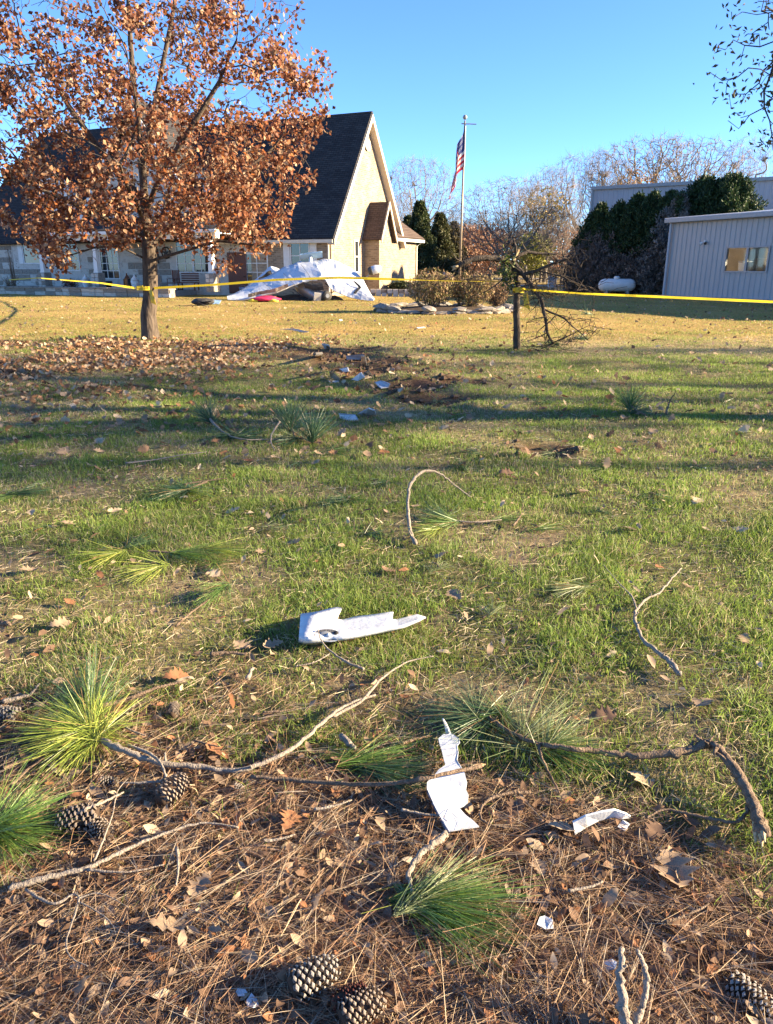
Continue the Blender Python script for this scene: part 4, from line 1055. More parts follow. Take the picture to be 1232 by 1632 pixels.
sheet('split_seam', [[(563, 448, 38.25), (571, 458, 38.1), (564, 467, 37.9)], [(566, 448, 38.22), (575, 458, 38.08), (568, 468, 37.86)]], 8, 1, .05, .02, M['char'], w2, 5)
for e0, e1 in (((420, 452, 38.55), (436, 467, 37.8)), ((452, 438, 38.9), (470, 456, 37.9)), ((480, 424, 39.3), (497, 446, 38.0))):
    p, q = Vector(D(*e0)) - WO, Vector(D(*e1)) - WO
    MB().tube([p + Vector((0, -.10, .08)), p.lerp(q, .5) + Vector((0, -.16, .10)), q + Vector((0, -.06, .04))], .012, 5).build('panel_seam', M['air_grey'], w1)
fz = MB(); a, b = Vector(D(474, 452, 39.0)), Vector(D(514, 476, 38.2))
n = 9; pts = [a.lerp(b, i / n) - WO for i in range(n + 1)]
fz.tube(pts, [.22, .32, .36, .38, .38, .36, .37, .33, .34, .30], 14)
fo = fz.build('fuselage', M['air_grey'], wreck, True)
sheet('cockpit_opening', [[(482, 449, 38.05), (498, 452, 38.0), (512, 450, 38.0)], [(487, 459, 37.98), (500, 463, 37.9), (516, 462, 37.9)]], 8, 4, .05, .02, M['char'], fo, 8)
MB().box(-.17, .17, -.03, .03, -.19, .19).build('loose_panel', M['stone'], wreck, loc=Vector(D(506, 473, 37.6)) - WO, rot=(.25, .1, .2))
wl = MB().lathe([(.08, -.1), (.21, -.1), (.24, -.04), (.24, .04), (.21, .1), (.08, .1)], 18).build('wheel', M['char'], wreck, True, loc=Vector(D(521, 472, 37.75)) - WO + Vector((0, 0, .02)), rot=(pi / 2, 0, .4))
MB().lathe([(.01, -.11), (.1, -.11), (.1, .11), (.01, .11)], 12).build('hub', M['air_grey'], wl)
for i in range(9):
    u = 455 + i * 13; q = Vector(D(u, 462 + (i % 3) * 5, 38.6 - .1 * (i % 4))) - WO
    MB().tube([q, q + Vector((random.uniform(-.5, .5), random.uniform(.1, .5), random.uniform(-.2, .35)))], random.uniform(.02, .05), 6).build('frame_tube', M['char'], wreck)
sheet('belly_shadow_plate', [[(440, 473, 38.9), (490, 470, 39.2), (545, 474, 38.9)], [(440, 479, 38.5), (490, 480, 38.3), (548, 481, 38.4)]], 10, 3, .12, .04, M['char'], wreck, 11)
tp = Vector(D(495, 429, 39.7)) - WO; tt = Vector(D(495, 409, 39.7)) - WO
post = MB().tube([tp, tp.lerp(tt, .5), tt], [.11, .10, .075], 10).build('tail_post', M['air_white'], wreck, True)
sheet('tail_plane', [[(478, 406, 39.5), (497, 403, 39.5), (513, 402, 39.5)], [(480, 413, 39.9), (497, 412, 39.9), (514, 410, 39.9)]], 6, 3, .03, .05, M['sky_blue'], post, 13)
pc = Vector(D(597, 430, 39.0)) - WO
pod = MB().lathe([(.02, -.34), (.13, -.30), (.21, -.12), (.22, .08), (.17, .25), (.10, .34), (.02, .37)], 16).build('wing_tip', M['air_white'], wreck, True, loc=pc, rot=(0, pi / 2 - .25, .1))
MB().lathe([(.02, -.345), (.15, -.33), (.215, -.2), (.20, -.14), (.03, -.14)], 16).build('torn_mouth', M['char'], pod, True)
MB().tube([pc + Vector((-.1, 0, -.1)), Vector(D(577, 448, 39.1)) - WO], .03, 6).build('strut', M['air_grey'], wreck)
sheet('tail_fin', [[(402, 449, 40.6), (416, 438, 40.7), (430, 424, 40.8), (446, 430, 40.8)], [(404, 457, 40.4), (420, 452, 40.4), (434, 448, 40.4), (450, 444, 40.4)]], 10, 5, .06, .04, M['air_white'], wreck, 17)
sheet('black_flap', [[(412, 446, 40.2), (424, 436, 40.2), (430, 432, 40.2)], [(414, 448, 40.1), (426, 441, 40.1), (434, 436, 40.1)]], 5, 2, .05, .03, M['char'], wreck, 19)
# loose things round the wreck
def lump(name, label, cat, u, v, wpx, hpx, material, seed, parent_parts=(), n=3, Yoff=0.0):
    p = G(u, v); k = FPX / (p.y * .95); t = thing(name, label, cat, tuple(p)); w, h = wpx / k, hpx / k
    bm = bmesh.new(); bmesh.ops.create_icosphere(bm, subdivisions=3, radius=.5)
    for q in bm.verts:
        q.co += mnoise.noise_vector(q.co * 3.2 + Vector((seed, 0, 0))) * .16
        q.co = Vector((q.co.x * w, q.co.y * w * .6, max(q.co.z, -.42) * h + h * .42))
    me = bpy.data.meshes.new(name); bm.to_mesh(me); bm.free(); me.polygons.foreach_set('use_smooth', np.ones(len(me.polygons), bool))
    link('body', me, material, t); return t, w, h
t, w, h = lump('cloth_bundle', 'bright pink and yellow cloth bundle on the grass below the wing', 'cloth', 424, 481, 44, 10, M['pink'], 3)
for s, x in ((1, -.45), (2, .30)):
    MB().tube([(w * x - .2, -.32, .03), (w * x, -.36, .08), (w * x + .25, -.33, .03)], [.04, .07, .04], 6).build('yellow_band', M['hi_yellow'], t, True)
t, w, h = lump('engine_part', 'tangled black engine part lying on the grass by the wing tip', 'engine part', 324, 487, 34, 13, M['char'], 9)
for k in range(5): MB().tube([(random.uniform(-.4, .4), -.2, .1), (random.uniform(-.5, .5), -.35, .3 * random.random()), (random.uniform(-.5, .5), -.3, .02)], .03, 6).build('hose', M['iron'], t, True)
t = thing('blue_scrap', 'pale blue torn panel beside the black engine part', 'debris', tuple(G(343, 485)))
sh = MB(); sh.add([(-.22, -.1, .02), (.20, -.16, .02), (.26, .1, .16), (-.18, .12, .19)], [(0, 1, 2, 3)]); o = sh.build('sheet', M['sky_blue'], t); s_ = o.modifiers.new('t', 'SOLIDIFY'); s_.thickness = .015
MB().tube([(-.2, .12, .19), (.26, .1, .17)], .012, 6).build('folded_edge', M['air_white'], t)
t = thing('blue_bucket', 'blue plastic bucket standing before the terrace wall behind the wing', 'bucket', tuple(G(388, 473)))
MB().lathe([(.16, 0), (.21, .45), (.23, .45), (.23, .49), (.20, .49), (.18, .1)], 16).build('pail', M['blue'], t, True)
MB().tube([(.22 * cos(a), 0, .47 + .12 * sin(a)) for a in np.linspace(0, pi, 9)], .008, 5).build('handle', M['galv'], t)

# ================================================================== flagpole, bed, tank, small yard things
PB = G(731, 496); PB = Vector((PB.x, 29.0, 0)); PB.x = D(731, 490, 29.0).x
ptop = D(741, 192, 29.0)
fp = thing('flagpole', 'thin bronze flagpole with a ball finial and short cross arm', 'flagpole', tuple(PB))
M['bronze'] = mat('weathered bronze pole', (.30, .24, .17), (.24, .19, .14), 12, .45, .1, metal=.35)
MB().tube([(0, 0, 0), (ptop.x - PB.x, 0, ptop.z)], [.05, .028], 10).build('pole', M['bronze'], fp, True)
tx = ptop.x - PB.x
MB().lathe([(.01, -.08), (.055, -.06), (.08, 0), (.055, .06), (.01, .08)], 14).build('finial', M['galv'], fp, True, loc=(tx, 0, ptop.z + .10))
MB().tube([(tx - .12, 0, ptop.z - .10), (tx + .40, -.02, ptop.z - .12)], .018, 6).build('cross_arm', M['galv'], fp)
MB().lathe([(.09, 0), (.09, .05), (.055, .12)], 12).build('base_collar', M['bronze'], fp)
def make_flag():
    nu, nt = 39, 48; V, C = [], []
    H0, Fl = 1.35, 1.5
    for i in range(nu + 1):
        s = i / nu
        for j in range(nt + 1):
            t = j / nt
            fold = .065 * sin(t * 15 + s * 1.5) * (.25 + .75 * t)
            x = -.44 * (1 - math.exp(-2.0 * t)) * (.55 + .45 * s) + .06 * sin(t * 9 + s * 3)
            z = -s * H0 * (1 - .12 * t) - t * Fl * .72 - .10 * t * t
            V.append((x - .04, fold - .02, z))
            st = int(min(s * 13, 12.999)); c = (.50, .025, .045) if st % 2 == 0 else (.68, .66, .62)
            if s < 7 / 13 and t < .4:
                c = (.025, .04, .16)
                ss, tt = (s * 13 / 7 * 9) % 1, (t / .4 * 11) % 1
                if .3 < ss < .7 and .3 < tt < .7: c = (.6, .6, .6)
            C.append(c)
    Q = [(i * (nt + 1) + j, i * (nt + 1) + j + 1, (i + 1) * (nt + 1) + j + 1, (i + 1) * (nt + 1) + j) for i in range(nu) for j in range(nt)]
    return np_mesh('cloth', V, Q=Q, col=C, smooth=True)
fl = thing('flag', 'limp red white and blue striped flag hanging from the flagpole', 'flag', (PB.x + tx * .93, 28.97, ptop.z - .22))
o = link('cloth', make_flag(), leaf_mat('flag cloth', .75, .25), fl); 
MB().tube([(.03, .0, -1.25), (.03, 0, .05)], .012, 5).build('hoist_rope', M['white_trim'], fl)
bed = thing('flagpole_bed', 'ring of rough stones round the shrubs at the flagpole', 'stone bed', (2.2, 28.7, 0))
M['mulch'] = mat('dark mulch', (.05, .036, .026), (.11, .08, .055), 9, .95, .8, 30, .1)
mm = MB(); mm.lathe([(2.35, -.05), (2.3, .10), (1.2, .19), (.02, .2)], 26); o = mm.build('mulch', M['mulch'], bed); o.scale = (1, .76, 1)
rock_me = []
for k in range(6):
    bm = bmesh.new(); bmesh.ops.create_icosphere(bm, subdivisions=2, radius=.5)
    for q in bm.verts: q.co += mnoise.noise_vector(q.co * 2.5 + Vector((k * 5.3, 0, 0))) * .22; q.co.z = max(q.co.z, -.3)
    me = bpy.data.meshes.new('stone'); bm.to_mesh(me); bm.free(); me.materials.append(M['stone_dark']); rock_me.append(me)
for i in range(30):
    a = 2 * pi * i / 30 + random.uniform(-.06, .06); r = random.uniform(.96, 1.06)
    for lv in range(2 if random.random() < .55 else 1):
        o = link('stone', rock_me[(i + lv * 2) % 6], parent=bed, loc=(2.42 * r * cos(a), 1.85 * r * sin(a), .06 + .12 * lv), rot=(0, random.uniform(-.2, .2), a + pi / 2 + random.uniform(-.4, .4)))
        o.scale = (random.uniform(.5, .95), random.uniform(.3, .5), random.uniform(.12, .2))
pt = thing('propane_tank', 'white horizontal propane tank standing before the conifers', 'propane tank', (D(975, 455, 49.0).x, 47.9, .02), -.12); pt.scale = (.9, .8, .8)
prof = [(.01, -1.25), (.25, -1.2), (.40, -1.05), (.47, -.85), (.47, .85), (.40, 1.05), (.25, 1.2), (.01, 1.25)]
MB().lathe(prof, 24).build('shell', M['white_trim'], pt, True, loc=(0, 0, .62), rot=(0, pi / 2, 0))
MB().lathe([(.20, 0), (.20, .16), (.14, .22), (.02, .23)], 16).build('valve_dome', M['white_trim'], pt, True, loc=(-.05, 0, 1.05))
for s in (-.7, .7):
    MB().box(s - .08, s + .08, -.36, .36, 0, .24).build('support', M['concrete'], pt)
    MB().tube([(s, -.4, .4), (s, 0, .13), (s, .4, .4)], .03, 6).build('saddle', M['galv'], pt)
ub = thing('utility_box', 'pale upright utility box standing on the far lawn', 'utility box', (D(880, 448, 60).x, 60, 0))
MB().box(-.3, .3, -.25, .25, 0, .92).build('cabinet', M['white_trim'], ub, bevel=.02); MB().box(-.33, .33, -.28, .28, .92, .98).build('lid', M['galv'], ub)
MB().box(-.26, .26, -.265, -.25, .1, .85).build('door', M['siding_white'], ub)
bb_ = thing('wheeled_bin', 'blue wheeled bin beside a pale panel beyond the cedars', 'bin', (D(716, 438, 62).x, 62, 0))
MB().prism([(-.25, .05), (.25, .05), (.31, 1.0), (-.31, 1.0)], 'y', -.28, .28).build('tub', M['blue'], bb_); MB().box(-.34, .34, -.33, .33, 1.0, 1.07).build('lid', M['blue'], bb_)
for s in (-.2, .2): MB().lathe([(.02, -.03), (.1, -.03), (.1, .03), (.02, .03)], 12).build('wheel', M['iron'], bb_, loc=(s, .25, .1), rot=(0, pi / 2, 0))
pnl = thing('pale_panel', 'pale grey panel leaning beside the blue bin', 'panel', (D(706, 438, 62).x, 62, 0))
MB().slab([(-.45, 0, 0), (.45, 0, 0), (.45, .25, 1.15), (-.45, .25, 1.15)], .04).build('board', M['siding_white'], pnl); MB().box(-.45, .45, .26, .31, 0, .06).build('foot', M['galv'], pnl)
po = thing('fence_post', 'weathered grey wooden post between the orange clumps', 'post', (D(682, 450, 57.5).x, 57.5, 0))
MB().box(-.07, .07, -.07, .07, 0, 1.25).build('shaft', M['bark_grey'], po, bevel=.01); MB().lathe([(.1, 1.25), (.02, 1.32)], 4).build('cap', M['bark_grey'], po)
# far drive and lane
def strip(name, y0, y1, x0, x1, c1, c2, dz):
    me = np_mesh(name, [(x0, y0, dz), (x1, y0, dz), (x1, y1 + 2, dz), (x0, y1, dz)], Q=[(0, 1, 2, 3)]); o = link(name, me, mat(name + ' gravel', c1, c2, 2, .95, .3)); tag(o, kind='structure'); return o
strip('driveway', 66, 71, -4, 60, (.34, .30, .26), (.28, .25, .22), .02)
strip('lane', 104, 110, -200, 300, (.30, .28, .26), (.25, .235, .22), .03)
# distant wood that closes the view
rngw = np.random.default_rng(91)
n = 26000; ang = rngw.uniform(-.75, .75, n); dist = rngw.uniform(150, 185, n)
X = np.tan(ang) * dist; C = np.stack([X, dist, np.abs(rngw.random(n)) ** 1.3 * (6.0 + 3.5 * fbm(X * .05, X * 0 + 3) + 2 * fbm(X * .3, X * 0 + 8))], 1)
pal = np.array([(.20, .15, .12), (.26, .18, .13), (.17, .15, .11), (.10, .11, .06), (.30, .21, .13)])
V, T, Cc = leaf_shards(C, .9 + .9 * rngw.random(n), pal[rngw.integers(0, 5, n)] * (.8 + .4 * rngw.random((n, 1))), -.6, .35, rngw)
tag(link('distant_wood', np_mesh('distant_wood', V, T, col=Cc), M['green']), 'hazy brown winter wood far beyond the yard', 'wood', kind='stuff')

# ================================================================== snapped tree
def twig_nodes(lines, rng, density=3.0, length=.5, levels=2, droop=0.0):
    """polylines with radii -> node tree with random side twigs; returns arrays for tubes_np"""
    P, par, R = [], [], []
    def add_line(pts, r0, r1, parent):
        seg = []
        L = sum((Vector(pts[i + 1]) - Vector(pts[i])).length for i in range(len(pts) - 1)); prev = parent; acc = 0
        for i in range(len(pts) - 1):
            a, b = Vector(pts[i]), Vector(pts[i + 1]); n = max(1, int((b - a).length / .12))
            for s in range(0 if i == 0 else 1, n + 1):
                p = a.lerp(b, s / n); t = (acc + (b - a).length * s / n) / max(L, 1e-6)
                P.append(np.array(p) + rng.normal(0, .006, 3) * (t > .05)); R.append(r0 + (r1 - r0) * t); par.append(prev if prev is not None else 0); prev = len(P) - 1; seg.append(prev)
            acc += (b - a).length
        return seg
    todo = []
    for pts, r0, r1, tw in lines:
        pr = None
        if P: pr = int(np.argmin([np.linalg.norm(q - np.array(pts[0])) for q in P]))
        todo.append((add_line(pts, r0, r1, pr), tw))
    for lv in range(levels):
        nxt = []
        for seg, tw in todo:
            L = .12 * len(seg); k = rng.poisson(density * L * tw)
            for _ in range(k):
                i = seg[rng.integers(len(seg) // 4, len(seg))] if len(seg) > 3 else seg[-1]
                d = Vector(rand_dirs(1, rng)[0]); d.z = d.z * .7 - droop
                ll = length * (.4 + .9 * rng.random()) / (1 + lv * .6); q = Vector(P[i]); r = min(max(R[i] * .5, .006), .014)
                k1 = q + d.normalized() * ll * .5; d2 = (d.normalized() + Vector(rand_dirs(1, rng)[0]) * .5 + Vector((0, 0, -droop * .5))).normalized()
                e = k1 + d2 * ll * .5
                for w_ in (k1, e): w_.z = max(w_.z, .03)
                nxt.append((add_line([q, k1, e], r, .0035, i), .55))
        todo = nxt
    return np.array(P), np.array(par), np.array(R)
def S(u, v, y=15.43): return np.array(D(u, v, y))
def make_snapped():
    rng = np.random.default_rng(8); b = np.array((2.65, 15.43, -.03))
    lines = [([b, S(823, 500), S(824, 450), S(818, 418)], .074, .058, 0),
             ([S(818, 420), S(800, 413, 15.35), S(775, 411, 15.2), S(750, 414, 15.1), S(730, 424, 15.05)], .062, .050, .9),
             ([S(820, 422), S(840, 445, 15.3), S(862, 476, 15.1), S(869, 505, 15.0), S(872, 530, 14.95), S(881, 547, 15.0)], .055, .022, .9),
             ([S(866, 492, 15.1), S(900, 508, 14.9), S(936, 541, 14.8)], .022, .008, .6),
             ([S(880, 546, 15.0), S(915, 532, 14.8), S(940, 518, 14.8)], .018, .006, 1.0),
             ([S(822, 437), S(850, 434, 15.2), S(890, 417, 15.0), S(925, 404, 14.9)], .038, .012, 1.6),
             ([S(820, 410), S(840, 402, 15.5), S(865, 404, 15.6), S(885, 406, 15.6)], .040, .016, 1.2),
             ([S(819, 418), S(823, 395, 15.4), S(815, 370, 15.6)], .035, .012, 1.6),
             ([S(820, 425), S(798, 448, 15.2), S(780, 462, 15.1), S(765, 468, 15.0)], .026, .008, 1.0),
             ([S(850, 460, 15.2), S(880, 470, 15.0), S(900, 468, 14.9)], .020, .006, 1.2),
             ([S(790, 412, 15.3), S(770, 440, 15.1), S(740, 446, 15)], .02, .006, 1.0),
             ([S(858, 432, 15.2), S(895, 440, 14.9), S(930, 455, 14.8), S(945, 470, 14.8)], .018, .005, 1.4)]
    P, par, R = twig_nodes(lines, rng, 11.0, .55, 2, .20)
    t = thing('snapped_tree', 'small tree snapped off at head height with hanging bare limbs', 'tree', tuple(b))
    V, Q = tubes_np(P, par, R, .012, 8, 3)
    link('trunk', np_mesh('trunk', V - b, Q=Q, smooth=True), M['bark_dark'], t)
    # splintered ends
    for q, d in ((S(818, 417), (.1, 0, .35)), (S(730, 424, 15.05), (-.12, 0, -.07))):
        for k in range(5):
            e = Vector(d) * random.uniform(.5, 1) + Vector((random.uniform(-.05, .05), random.uniform(-.05, .05), random.uniform(-.04, .05)))
            MB().tube([Vector(q - b), Vector(q - b) + e * .6, Vector(q - b) + e], [.028, .018, .003], 5).build('splinter', M['wood_raw'], t)
    C = S(806, 428, 15.3) + rng.normal(0, 1, (210, 3)) * np.array((.08, .08, .17)); C2 = S(812, 450, 15.3) + rng.normal(0, 1, (90, 3)) * np.array((.05, .05, .14)); C = np.vstack([C, C2])
    cols = np.array([(.05, .085, .02), (.09, .12, .03), (.13, .13, .04)])[rng.integers(0, 3, len(C))]
    V, T, Cc = leaf_shards(C, .05 + .03 * rng.random(len(C)), cols, .3, .6, rng); link('ivy', np_mesh('ivy', V - b, T, col=Cc), M['green'], t)
make_snapped()

# ================================================================== caution tape
M['tape'] = leaf_mat('yellow plastic tape', .35, .35, .5, base=(.78, .60, .04))
M['print'] = mat('black print', (.02, .02, .02), (.03, .03, .03), 5, .5)
def tape(label, pts, width, twists, words=()):
    """ribbon along pts; twists = list of twist angles along it"""
    t = thing('caution_tape', label, 'tape', tuple(pts[0]), 0, 'yellow caution tape across the yard'); o0 = Vector(pts[0])
    dense = []
    for i in range(len(pts) - 1):
        for k in range(24): dense.append(Vector(pts[i]).lerp(Vector(pts[i + 1]), k / 24))
    dense.append(Vector(pts[-1])); n = len(dense); V, F = [], []
    frames = []
    for i, p in enumerate(dense):
        d = (dense[min(i + 1, n - 1)] - dense[max(i - 1, 0)]).normalized(); side = d.cross(Vector((0, 0, 1))).normalized(); up = side.cross(d).normalized()
        s = i / (n - 1) * (len(twists) - 1); j = min(int(s), len(twists) - 2); a = twists[j] + (twists[j + 1] - twists[j]) * (s - j)
        w = up * cos(a) + side * sin(a); frames.append((p, d, w)); V += [p - o0 - w * width / 2, p - o0 + w * width / 2]
    for i in range(n - 1): F.append((2 * i, 2 * i + 2, 2 * i + 3, 2 * i + 1))
    me = bpy.data.meshes.new('ribbon'); me.from_pydata([tuple(v) for v in V], [], F); me.update(); link('ribbon', me, M['tape'], t)
    for text, f0 in words:
        cu = bpy.data.curves.new('lettering', 'FONT'); cu.body = text; cu.size = width * .78; cu.space_character = 1.05
        to = bpy.data.objects.new('lettering', cu); COL.objects.link(to)
        bpy.context.view_layer.update()
        me2 = bpy.data.meshes.new_from_object(to.evaluated_get(bpy.context.evaluated_depsgraph_get())); bpy.data.objects.remove(to)
        i = int(f0 * (n - 1)); p, d, w = frames[i]; nn = d.cross(w)
        if nn.y > 0: nn = -nn
        R = Matrix((d, w, d.cross(w))).transposed().to_4x4(); R.translation = p - o0 - w * width * .28 + nn * .006
        me2.transform(R); link('lettering', me2, M['print'], t)
    return t
OT = D(240, 459, 17.47); zt = OT.z
ST = D(828, 449, 15.3)
oak_c = Vector((-5.4, 17.47, zt))
tape('yellow caution tape strung from the oak trunk past the wreck to the snapped tree',
     [oak_c + Vector((.2, -.1, 0)), D(340, 454, 17.1), D(440, 446, 16.8), D(540, 442.5, 16.4), D(625, 445, 16.1), D(720, 448, 15.7), ST],
     .048, [.1, .5, .15, 0, .05, .2, 1.25, 1.3, 1.2], [('DO NOT CROSS', .34), ('CAUTION', .47), ('DO NOT CROSS', .55), ('CAUTION', .66)])
tape('yellow caution tape strung from a bare shrub by the stone wall to the oak trunk',
     [D(14, 446, 48.6), D(60, 443, 44), D(110, 447, 37), D(160, 451, 29), oak_c + Vector((-.2, -.08, .0))], .052, [.1, .2, .1, .3, .2, .1], [('CAUTION', .72)])
END = Vector((9.15, 8.1, 1.25))
tape('yellow caution tape strung from the snapped tree to the evergreen oak',
     [D(832, 461, 15.35), D(930, 468, 14.2), D(1050, 473, 12.8), D(1228, 481, 11.4), END], .038, [.2, .7, .25, .1, .5, .1], [('CAUTION', .28), ('DO NOT CROSS', .40)])
def tape_wrap(label, c, r, z, turns, h):
    t = thing('tape_wrap', label, 'tape', (c.x, c.y, z), 0, 'yellow tape tied round trunks'); m = MB()
    for k in range(turns):
        zz = (k - (turns - 1) / 2) * h * .4; a = np.linspace(0, 2 * pi, 25); til = random.uniform(-.02, .02)
        V = []
        for q in a: V += [(r * cos(q), r * sin(q), zz - h / 2 + til * sin(q)), (r * 1.01 * cos(q), r * 1.01 * sin(q), zz + h / 2 + til * sin(q))]
        m.add(V, [(2 * i, 2 * i + 2, 2 * i + 3, 2 * i + 1) for i in range(24)])
    m.build('ribbon', M['tape'], t)
    k = MB(); 
    for q in range(3): k.slab([(r * .6 + .02 * q, -r, -.04), (r * .6 + .09, -r - .03, -.03), (r * .6 + .1 + .03 * q, -r - .05, -.20 - .08 * q), (r * .6 + .03, -r - .02, -.18 - .06 * q)], .002)
    k.build('loose_end', M['tape'], t); return t
tape_wrap('yellow tape wound round the oak trunk', Vector((-5.4, 17.47)), .205, zt, 2, .062)
tape_wrap('yellow tape knotted round the snapped trunk', Vector((D(826, 463, 15.4).x, 15.4)), .115, D(826, 463, 15.4).z, 2, .06)
# ================================================================== broken aircraft skin on the grass
M['skin_white'] = mat('white torn aircraft skin', (.60, .63, .67), (.46, .47, .48), 7, .34, .15, 40, .5)
M['skin_tan'] = mat('primer side of torn skin', (.42, .36, .28), (.34, .29, .23), 14, .6, .2, 40, .3)
M['skin_grey'] = mat('grey torn skin', (.34, .36, .40), (.28, .30, .33), 14, .5, .2, 40, .4)
M['recess'] = mat('lamp recess', (.16, .15, .145), (.10, .095, .09), 40, .4, .3, metal=.3)
M['edge_dark'] = mat('dark torn edge', (.06, .055, .05), (.10, .09, .08), 30, .7)
M['chrome'] = mat('polished lamp reflector', (.75, .75, .75), (.65, .65, .65), 20, .12, metal=1.0)
def zg(p): return gzf(p[0], p[1])
def px_poly(pts, hs):
    out = []
    for i, (u, v) in enumerate(pts):
        h = hs[i] if hasattr(hs, '__len__') else hs; out.append(GP(u, v, h))
    return out
def debris(label, pts, hs, th, material, name='skin_fragment', group='torn skin fragments on the lawn', edge=True):
    P = px_poly(pts, hs); c = sum(P, Vector()) / len(P); t = thing(name, label, 'debris', (c.x, c.y, zg(c)), 0, group)
    o0 = Vector(t.location); bm = bmesh.new()
    vs = [bm.verts.new(p - o0) for p in P]; f = bm.faces.new(vs); bm.normal_update()
    if f.normal.z < 0: f.normal_flip()
    bmesh.ops.triangulate(bm, faces=[f]); bmesh.ops.subdivide_edges(bm, edges=bm.edges[:], cuts=2, use_grid_fill=True)
    for q in bm.verts: q.co += mnoise.noise_vector(q.co * 9 + o0) * .0035
    me = bpy.data.meshes.new('sheet'); bm.to_mesh(me); bm.free(); o = link('sheet', me, material, t)
    s = o.modifiers.new('t', 'SOLIDIFY'); s.thickness = th; s.offset = -1
    if edge:
        k = len(P) // 2; e = MB().tube([p - o0 - Vector((0, 0, th * .5)) for p in (P[:k + 1])], th * .62, 5).build('torn_edge', M['edge_dark'] if material != M['skin_white'] else M['skin_grey'], t)
    return t
Zs, Zx, Zy = 4.107, 420, 520
def zp(*pts): return [(Zx + a / Zs, Zy + b / Zs) for a, b in pts]
debris('flat white six sided skin fragment on bare earth', zp((728, 365), (770, 355), (826, 378), (815, 398), (770, 402)), [.05, .09, .07, .02, .02], .012, M['skin_white'])
debris('white fragment leaning on a tan panel in the torn earth', zp((580, 348), (640, 300), (662, 332), (622, 357)), [.02, .16, .10, .02], .012, M['skin_white'])
debris('tan panel leaning behind a white fragment in the torn earth', zp((655, 302), (690, 288), (716, 330), (662, 346)), [.10, .16, .05, .02], .012, M['skin_tan'])
debris('small white fragment in the torn earth above the tan strip', zp((495, 277), (550, 268), (558, 295), (510, 305)), [.06, .12, .06, .01], .010, M['skin_white'])
debris('narrow tan strip standing in the torn earth', zp((430, 293), (462, 305), (502, 342), (498, 358), (440, 332)), [.18, .15, .06, .01, .03], .010, M['skin_tan'])
debris('white sliver below the narrow tan strip', zp((428, 358), (490, 353), (492, 366), (430, 369)), [.03, .03, .01, .01], .010, M['skin_white'])
debris('white fragment standing upright in the torn earth', zp((640, 192), (664, 190), (674, 250), (650, 256)), [.34, .36, .04, .01], .010, M['skin_white'])
debris('grey blue plate lying behind the upright fragment', zp((540, 192), (655, 180), (650, 214), (545, 218)), [.10, .12, .02, .02], .012, M['skin_grey'])
debris('large white sheet on the grass before the torn earth', zp((493, 570), (600, 578), (621, 612), (570, 618), (500, 602)), [.06, .06, .02, .01, .01], .012, M['skin_white'])
debris('crumpled pale sheet behind the large white sheet', zp((612, 574), (690, 532), (728, 548), (738, 574), (660, 584)), [.02, .14, .10, .02, .01], .012, M['skin_white'])
debris('tan scrap at the edge of the torn earth', zp((858, 412), (915, 398), (890, 432)), [.02, .10, .01], .010, M['skin_tan'])
debris('bent white scrap at the far side of the torn earth', zp((378, 112), (428, 118), (440, 152), (400, 146)), [.16, .14, .02, .03], .010, M['skin_white'])
debris('thin pale scrap right of the torn earth', zp((800, 272), (855, 278), (850, 292), (805, 287)), [.04, .05, .01, .01], .010, M['skin_white'])
debris('yellowish foam block in the torn earth', zp((333, 172), (378, 168), (372, 202), (338, 197)), [.16, .16, .01, .01], .05, M['skin_tan'])
debris('long pale strip lying on the sunlit lawn', zp((108, 18), (200, 16), (295, 36), (285, 42), (180, 28)), [.04, .06, .04, .01, .01], .010, M['skin_white'])
debris('pale scrap on the sunlit lawn before the wreck', zp((495, -45), (512, -47), (518, -40), (500, -36)), [.04, .04, .01, .01], .010, M['skin_white'])
debris('small pale scrap on the sunlit lawn near the stone bed', zp((1000, 8), (1055, 2), (1062, 10), (1010, 15)), [.04, .05, .01, .01], .010, M['skin_white'])
# clods of turned earth
rngc = np.random.default_rng(14); cl = MB()
for gx, gy, r in GOUGE:
    for k in range(int(46 * r)):
        a, q = rngc.random() * 2 * pi, r * (.3 + .95 * rngc.random()); x, y = gx + q * cos(a), gy + q * sin(a); s = .02 + .06 * rngc.random() ** 2
        V = [(x + s * d[0] * rngc.uniform(.6, 1.3), y + s * d[1] * rngc.uniform(.6, 1.3), gzf(x, y) + s * .6 * d[2] * rngc.uniform(.6, 1.3) + s * .2) for d in ((1, 0, 0), (0, 1, 0), (-1, 0, 0), (0, -1, 0), (0, 0, 1), (0, 0, -1))]
        cl.add(V, [(0, 1, 4), (1, 2, 4), (2, 3, 4), (3, 0, 4), (1, 0, 5), (2, 1, 5), (3, 2, 5), (0, 3, 5)])
tag(cl.build('soil_clods', M['soil'], None), 'loose clods of dark turned earth in the gouges', 'soil', kind='stuff')

